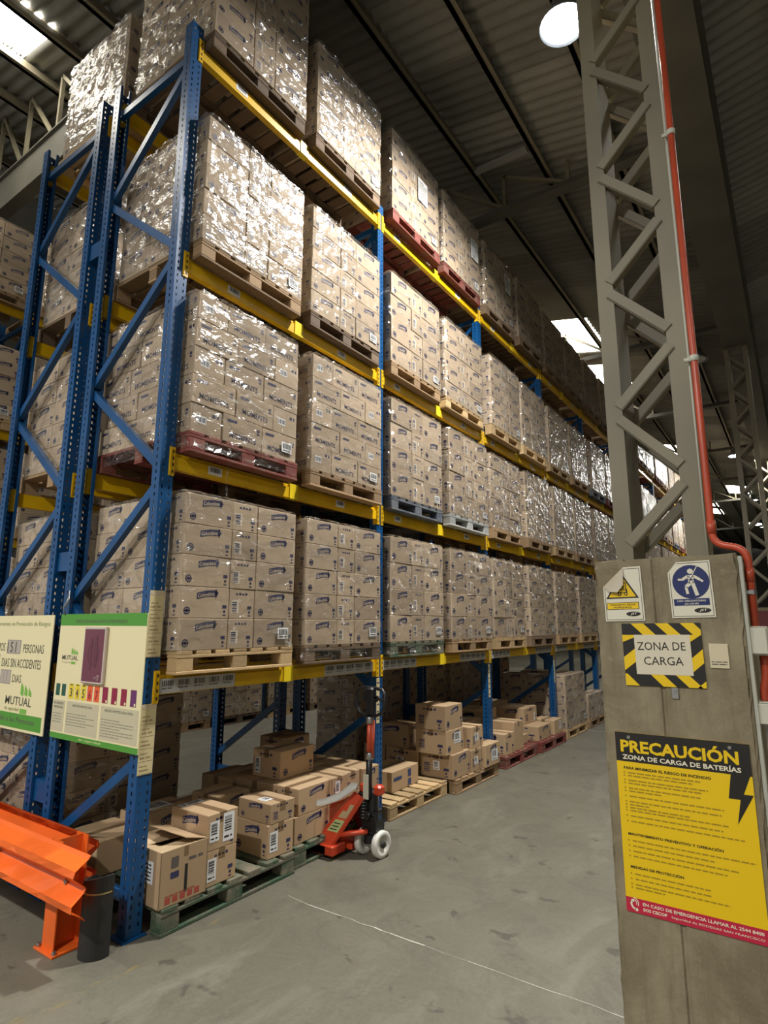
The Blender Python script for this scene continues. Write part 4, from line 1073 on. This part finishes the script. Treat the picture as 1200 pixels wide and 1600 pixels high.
t = thing('signboard', 'ivory accident-count board at the left edge of the photo', 'signboard', (-2.12, -.072, .985))
W, H = 1.024, .825
mb = MB(); mb.box(0, W, 0, .006, 0, H); link('panel', mb.build('panel', M_IVORY), t)
mb = MB(); f = Face(mb, (0,0,0), (1,0,0), (0,0,1)); X = lambda x: x + 2.12
f.text('Compromete en Prevención de Riesgos', X(-2.07), H*.895, H*.052, 1, .93, .0014)
f.text('SOMOS', X(-2.02), H*.675, H*.075, 2, .22, .0014); f.text('PERSONAS', X(-1.51), H*.67, H*.075, 2, .31, .0014)
f.text('DIAS SIN ACCIDENTES', X(-1.83), H*.535, H*.078, 2, .61, .0014)
f.text('POR', X(-2.0), H*.405, H*.075, 2, .13, .0014); f.text('DIAS', X(-1.63), H*.405, H*.07, 2, .14, .0014)
for a, b, z in ((-1.77,-1.55,.655),(-2.10,-1.87,.52),(-1.83,-1.66,.385),(-2.10,-1.90,.25)):
    f.rect(X(a), H*z, X(b), H*(z+.125), 3)
    for k in range(3): f.rect(X(a)+(b-a)*(.06+.32*k), H*(z+.01), X(a)+(b-a)*(.32+.32*k), H*(z+.115), 4, .0014)
f.text('151', X(-1.76), H*.67, H*.09, 2, .14, .002)
mutual_logo(f, X(-1.70), H*.165, .40, 0, 2, 1)
f.rect(0, H*.022, W*.965, H*.145, 5); f.text('Protegiendo a las Personas', X(-2.05), H*.055, H*.06, 2, .82, .0014, .01)
link('print', mb.build('print', [M_GREENL, flat('olive_print', (.27,.30,.12), .6), M_DKT, flat('number_slot', (.33,.29,.25), .5), flat('number_card', (.42,.37,.31), .5), M_GREEN]), t)
# wire ties that hold the boards
mb = MB(); mb.tube([(-.95,-.075,1.81),(-.955,-.09,1.86),(-.96,-.06,1.92),(-.965,-.05,1.98),(-.94,-.06,1.93),(-.945,-.08,1.86)], .004, 6)
tag(link('wire_tie', mb.build('wire_tie', M_STEEL, True)), 'twisted wire tie above the corner of the ultraviolet index board', 'wire')

# ================================================================== signs on the concrete plinth
SY = PY - .004
M_SY = flat('sign_yellow', (.80,.53,.005), .4); M_SB = flat('sign_black', (.014,.012,.010), .4); M_SW = flat('sign_white', (.70,.66,.52), .45); M_SBL = flat('sign_blue', (.012,.022,.11), .4); M_SR = flat('sign_crimson', (.50,.015,.05), .4)
MATS = [M_SW, M_SY, M_SB, M_SBL, M_SR, flat('sign_small_print', (.36,.235,.008), .6), flat('sign_pale', (.80,.74,.55), .5)]
def sign(name, x0, x1, z0, z1, label, cat, base, rot=0.0, shape=None):
    t = thing(name, label, cat, (x0, SY, z0), (0, rot, 0))
    mb = MB(); w, h = x1-x0, z1-z0
    pts = shape or [(0,0),(w,0),(w,h),(0,h)]
    mb.prism([(a,.003,b) for a, b in pts], (0,-.003,0)); link('plate', mb.build('plate', base), t)
    mb = MB(); return t, mb, Face(mb, (0,0,0), (1,0,0), (0,0,1)), w, h
def logo(f, x, y, w):
    f.disc(x, y, w/2, 2, .0012, 20, w*.17); f.text('JST', x, y-w*.11, w*.21, 0, w*.42, .0018, .02, 'c', .35)
# battery charging notice
t, mb, f, w, h = sign('notice_board', 2.518, 3.054, .508, 1.262, 'large black and yellow battery charging notice on the concrete plinth', 'notice', M_SY)
f.rect(0,h*.832,w,h,2); f.text('PRECAUCIÓN', w*.04, h*.885, h*.088, 1, w*.88, .0014, .035)
f.text('ZONA DE CARGA DE BATERÍAS', w*.05, h*.845, h*.033, 6, w*.88, .0014, .025)
f.text('PARA MINIMIZAR EL RIESGO DE INCENDIO', w*.055, h*.788, h*.016, 2, w*.66, .0014, .025)
f.text('MANTENIMIENTO PREVENTIVO Y OPERACIÓN', w*.055, h*.418, h*.018, 2, w*.70, .0014, .025)
f.text('MEDIDAS DE PROTECCIÓN', w*.055, h*.238, h*.018, 2, w*.40, .0014, .025)
L = [(.765,.55),(.748,.50),(.722,.60),(.705,.55),(.678,.54),(.661,.25),(.632,.70),(.602,.68),(.585,.16),(.568,.45),(.552,.72),(.522,.68),(.492,.82)]
L += [(.385,.88),(.357,.60),(.328,.76),(.300,.68)] + [(.205,.56),(.177,.56),(.148,.68),(.130,.22)]
for i, (v, q) in enumerate(L):
    f.words(w*.085, h*v, w*q, h*.0075, 5, .0012, i); f.rect(w*.05, h*v, w*.062, h*(v+.008), 5, .0012)
f.poly([(w*.855,h*.832),(w*.985,h*.832),(w*.93,h*.735),(w*.995,h*.735),(w*.87,h*.575),(w*.905,h*.705),(w*.825,h*.705)], 2, .0012)
f.rect(0,0,w,h*.078,4); f.text('EN CASO DE EMERGENCIA LLAMAR AL 2544 8400', w*.13, h*.046, h*.017, 6, w*.84, .0014, .02)
f.text('SOS CECOP', w*.13, h*.018, h*.017, 6, w*.18, .0014, .03); f.text('Seguridad de BODEGAS SAN FRANCISCO', w*.34, h*.016, h*.015, 6, w*.63, .0014)
f.ring(w*.06,h*.052,w*.020,w*.026,6,.0014,10,-.5,1.6); f.ring(w*.06,h*.052,w*.034,w*.040,6,.0014,10,-.5,1.6)
f.ring(w*.078,h*.046,w*.030,w*.044,6,.0016,10,2.6,4.6); f.disc(w*.052,h*.062,w*.012,6,.0016); f.disc(w*.08,h*.018,w*.012,6,.0016)
link('print', mb.build('print', MATS), t)
for a in (.11, .865):
    mb = MB(); mb.lathe([(.001,.005),(.006,.005),(.009,.001),(.009,0)], (w*a,0,h*.972), (0,-1,0), 12); link('rivet', mb.build('rivet', M_STEEL), t)
# forklift traffic sign with its corner peeling off
t, mb, f, w, h = sign('warning_sign', 2.512, 2.690, 1.765, 2.020, 'white warning sign with yellow forklift triangle and a peeled corner', 'sign', M_SW, -.02, [(0,0),(.178,0),(.178,.255),(.100,.255),(0,.165)])
for q in ((.006,.006,.172,.008),(.006,.006,.008,.165),(.170,.006,.172,.247),(.10,.245,.172,.247)): f.rect(*q, 2)
f.poly([(w*.06,h*.42),(w*.90,h*.42),(w*.50,h*.90)], 2); f.poly([(w*.13,h*.445),(w*.83,h*.445),(w*.50,h*.845)], 1, .0012)
f.rect(w*.36,h*.52,w*.62,h*.59,2,.0016); f.rect(w*.40,h*.535,w*.58,h*.575,1,.002); f.rect(w*.43,h*.59,w*.45,h*.71,2,.0016); f.rect(w*.58,h*.59,w*.60,h*.71,2,.0016); f.rect(w*.43,h*.70,w*.60,h*.715,2,.0016); f.rect(w*.50,h*.60,w*.53,h*.66,2,.0016); f.rect(w*.22,h*.53,w*.36,h*.542,2,.0016); f.rect(w*.335,h*.52,w*.35,h*.68,2,.0016)
for a in (.42,.58): f.disc(w*a,h*.50,h*.033,2,.002); f.disc(w*a,h*.50,h*.017,1,.0024)
f.rect(w*.06,h*.215,w*.88,h*.345,2); f.rect(w*.075,h*.225,w*.865,h*.335,1,.0012); f.text('TRÁNSITO GRÚA', w*.47, h*.285, h*.04, 2, w*.66, .0016, .02, 'c'); f.text('HORQUILLA', w*.47, h*.235, h*.035, 2, w*.46, .0016, .02, 'c')
logo(f, w*.72, h*.13, w*.36)
link('print', mb.build('print', MATS), t)
mb = MB(); mb.add([(0,0,.165),(.100,0,.255),(.098,-.02,.17),(.07,-.026,.135),(.03,-.018,.14)], [(0,4,3,2,1)]); link('peeled_corner', mb.build('peeled_corner', flat('sign_back', (.42,.36,.25), .4)), t)
# harness sign
t, mb, f, w, h = sign('safety_sign', 2.806, 2.982, 1.780, 2.032, 'white safety sign with a blue disc and a harnessed figure', 'sign', M_SW, -.02, [(0,0),(.176,0),(.176,.252),(.04,.252),(0,.205)])
for q in ((.006,.006,.170,.008),(.006,.006,.008,.205),(.168,.006,.170,.246),(.04,.244,.170,.246)): f.rect(*q, 2)
cx, cy, R = w*.52, h*.635, w*.43; f.disc(cx, cy, R, 3, .0010, 32)
f.disc(cx+.002,cy+R*.62,R*.16,0,.0016); f.poly([(cx-R*.16,cy+R*.40),(cx+R*.2,cy+R*.40),(cx+R*.17,cy-R*.10),(cx-R*.12,cy-R*.10)],0,.0016)
for q in ((-.14,.33,-.45,.14,.16),(-.45,.14,-.68,.16,.12),(.18,.33,.48,.12,.16),(.48,.12,.66,-.02,.12),(-.02,-.08,-.28,-.30,.20),(-.28,-.30,-.22,-.72,.15),(.10,-.08,.28,-.82,.20)): f.line(cx+R*q[0],cy+R*q[1],cx+R*q[2],cy+R*q[3],R*q[4],0,.0016)
for q in ((-.12,.38,.16,-.06),(.16,.38,-.10,-.06),(-.13,.12,.18,.12)): f.line(cx+R*q[0],cy+R*q[1],cx+R*q[2],cy+R*q[3],R*.04,3,.002)
f.line(cx+R*.12,cy+R*.4,cx+R*.42,cy+R*.92,R*.045,0,.0016)
f.rect(w*.08,h*.215,w*.90,h*.335,3); f.text('USO OBLIGATORIO', w*.49, h*.28, h*.032, 0, w*.66, .0014, .02, 'c'); f.text('DE ARNÉS', w*.49, h*.232, h*.032, 0, w*.32, .0014, .02, 'c')
logo(f, w*.72, h*.125, w*.38)
link('print', mb.build('print', MATS), t)
# loading zone sheet on hazard tape
t = thing('hazard_panel', 'black and yellow striped tape frame on the concrete plinth', 'hazard tape', (2.585, SY, 1.474), (0,-.012,0))
w, h = .334, .281
mb = MB(); mb.box(0,w,-.0015,.002,0,h); link('tape_backing', mb.build('tape_backing', M_SB), t)
mb = MB(); f = Face(mb, (0,-.0015,0), (1,0,0), (0,0,1)); bt = .052
for k in range(3): a = .062+k*.105; f.poly([(a+.03,h-bt),(min(a+.085,w),h-bt),(min(a+.085,w),h-bt+(.022 if k == 2 else 0)),(a+.035,h),(a-.02,h)], 1)
for k in range(3): a = .035+k*.105; f.poly([(a+.02,0),(a+.075,0),(a+.025,bt),(a-.03,bt)], 1) if k else f.poly([(0,0),(.06,0),(.01,bt),(0,bt)], 1)
f.poly([(0,bt+.015),(bt,bt+.055),(bt,bt+.115),(0,bt+.075)], 1); f.poly([(0,h-.085),(bt,h-bt-.012),(bt,h-bt),(0,h-bt)], 1)
f.poly([(w-bt,bt+.01),(w,bt+.055),(w,bt+.115),(w-bt,bt+.07)], 1); f.poly([(w-bt,h-bt-.035),(w,h-bt-.0),(w-bt,h-bt)], 1)
f.poly([(w-.035,0),(w,0),(w,.03)], 1)
link('yellow_stripe', mb.build('yellow_stripe', MATS), t)
t = thing('paper_sheet', 'printed loading zone sheet framed by hazard tape', 'paper', (2.636, SY-.0025, 1.526), (0,-.012,0))
w, h = .236, .178
mb = MB(); mb.box(0,w,-.0008,0,0,h); link('page', mb.build('page', flat('sheet_paper', (.66,.60,.45), .6)), t)
mb = MB(); f = Face(mb, (0,-.0008,0), (1,0,0), (0,0,1)); f.text('ZONA DE', w*.48, h*.61, h*.205, 2, w*.86, .0008, .0, 'c'); f.text('CARGA', w*.50, h*.24, h*.205, 2, w*.70, .0008, .0, 'c'); link('print', mb.build('print', MATS), t)
# small sticker, its square code left out
mb = MB(); mb.box(0,.073,-.001,0,0,.104); f = Face(mb, (0,-.001,0), (1,0,0), (0,0,1)); f.words(.006,.024,.06,.004,1,.0006,1); f.words(.006,.014,.06,.004,1,.0006,2)
tag(link('sticker', mb.build('sticker', [flat('sticker_paper', (.62,.54,.36), .5), M_INKF]), None, (2.941, SY, 1.566)), 'small pale sticker beside the striped loading zone frame', 'sticker')
mb = MB(); mb.bbox(0,.03,-.006,0,0,.05,.002); mb.lathe([(.001,.012),(.006,.012),(.006,.004)], (.015,0,.035), (0,-1,0), 8)
tag(link('wall_bracket', mb.build('wall_bracket', M_STEEL), None, (2.775, PY, 1.425)), 'small metal bracket stub under the striped loading zone frame', 'bracket')

# ================================================================== pipes and boxes on the plinth's side
def bend(pts, n=6, r=.05):
    P = [Vector(p) for p in pts]; out = [P[0]]
    for i in range(1, len(P)-1):
        a = (P[i-1]-P[i]); b = (P[i+1]-P[i]); k = min(r, a.length/2, b.length/2); A = P[i]+a.normalized()*k; B = P[i]+b.normalized()*k
        for j in range(n+1): s = j/n; out.append(A*(1-s)**2 + P[i]*2*s*(1-s) + B*s*s)
    return out + [P[-1]]
t = thing('fire_pipe', 'red pipe running down the laced column and round the plinth', 'pipe', (0,0,0))
mb = MB(); mb.tube(bend([(2.985,.88,7.40),(2.985,.88,2.12),(3.118,.86,2.09),(3.118,.86,1.70)], 7, .06), .0165, 12); link('pipe_run', mb.build('pipe_run', M_PIPE, True), t)
for z in (5.6, 4.35, 3.05):
    mb = MB(); mb.lathe([(.0185,-.016),(.022,-.014),(.022,.014),(.0185,.016)], (2.985,.88,z), (0,0,1), 12); mb.box(2.94,2.985,.875,.885,z-.01,z+.01); link('clip', mb.build('clip', M_CONDUIT, True), t)
for q in ((2.985,.88,2.20),(3.118,.86,1.97)):
    mb = MB(); mb.lathe([(.017,-.03),(.020,-.03),(.020,.03),(.017,.03)], q, (0,0,1), 12); link('coupling', mb.build('coupling', M_PIPE, True), t)
mb = MB(); mb.box(3.07,3.12,.835,.842,1.885,1.90); mb.lathe([(.0175,-.01),(.021,-.01),(.021,.01),(.0175,.01)], (3.118,.86,1.893), (0,0,1), 12); link('clip', mb.build('clip', M_STEEL), t)
mb = MB(); mb.tube([(2.957,.925,7.40),(2.957,.925,2.07)], .0075, 8); mb.tube([(2.960,.905,7.40),(2.960,.905,2.9),(2.957,.91,2.07)], .005, 6)
tag(link('conduit', mb.build('conduit', M_CONDUIT, True)), 'thin pale conduit alongside the red pipe on the laced column', 'conduit')
t = thing('junction_box', 'upper ivory junction box on the red pipe beside the plinth', 'junction box', (3.09,.80,1.622), group='junction boxes')
mb = MB(); mb.bbox(0,.075,0,.10,0,.122,.006); link('box_body', mb.build('box_body', M_BOXPL), t)
mb = MB(); mb.bbox(.004,.071,-.012,0,.004,.118,.005); link('lid', mb.build('lid', M_BOXPL), t)
t = thing('junction_box', 'lower ivory junction box on the plinth side', 'junction box', (3.09,.80,1.335), group='junction boxes')
mb = MB(); mb.bbox(0,.09,0,.10,0,.095,.006); link('box_body', mb.build('box_body', M_BOXPL), t)
mb = MB(); mb.bbox(.004,.086,-.012,0,.004,.091,.005); link('lid', mb.build('lid', M_BOXPL), t)
mb = MB(); mb.tube(bend([(3.135,.86,1.63),(3.14,.86,1.55),(3.122,.86,1.47),(3.122,.86,1.42)], 5, .04), .0155, 12)
tag(link('flexible_pipe', mb.build('flexible_pipe', M_PIPE, True)), 'short bent red pipe between the two junction boxes', 'pipe')
mb = MB(); mb.bbox(3.082,3.100,.775,.835,.0,2.05,.003)
tag(link('cable_trunking', mb.build('cable_trunking', M_CONDUIT)), 'pale vertical cable trunking on the edge of the plinth', 'trunking')
t = thing('hose_cabinet', 'maroon cabinet standing before the second column', 'cabinet', (2.58,10.72,0))
mb = MB(); mb.bbox(0,.65,0,.36,.06,2.0,.008); mb.box(.03,.62,.03,.33,0,.06); link('cabinet_body', mb.build('cabinet_body', M_MAROON), t)
mb = MB(); mb.bbox(.03,.62,-.018,0,.12,1.95,.004); dr = link('door', mb.build('door', M_MAROON), t)
mb = MB(); mb.bbox(.53,.55,-.045,-.018,.95,1.10,.004); link('handle', mb.build('handle', M_STEEL), dr)
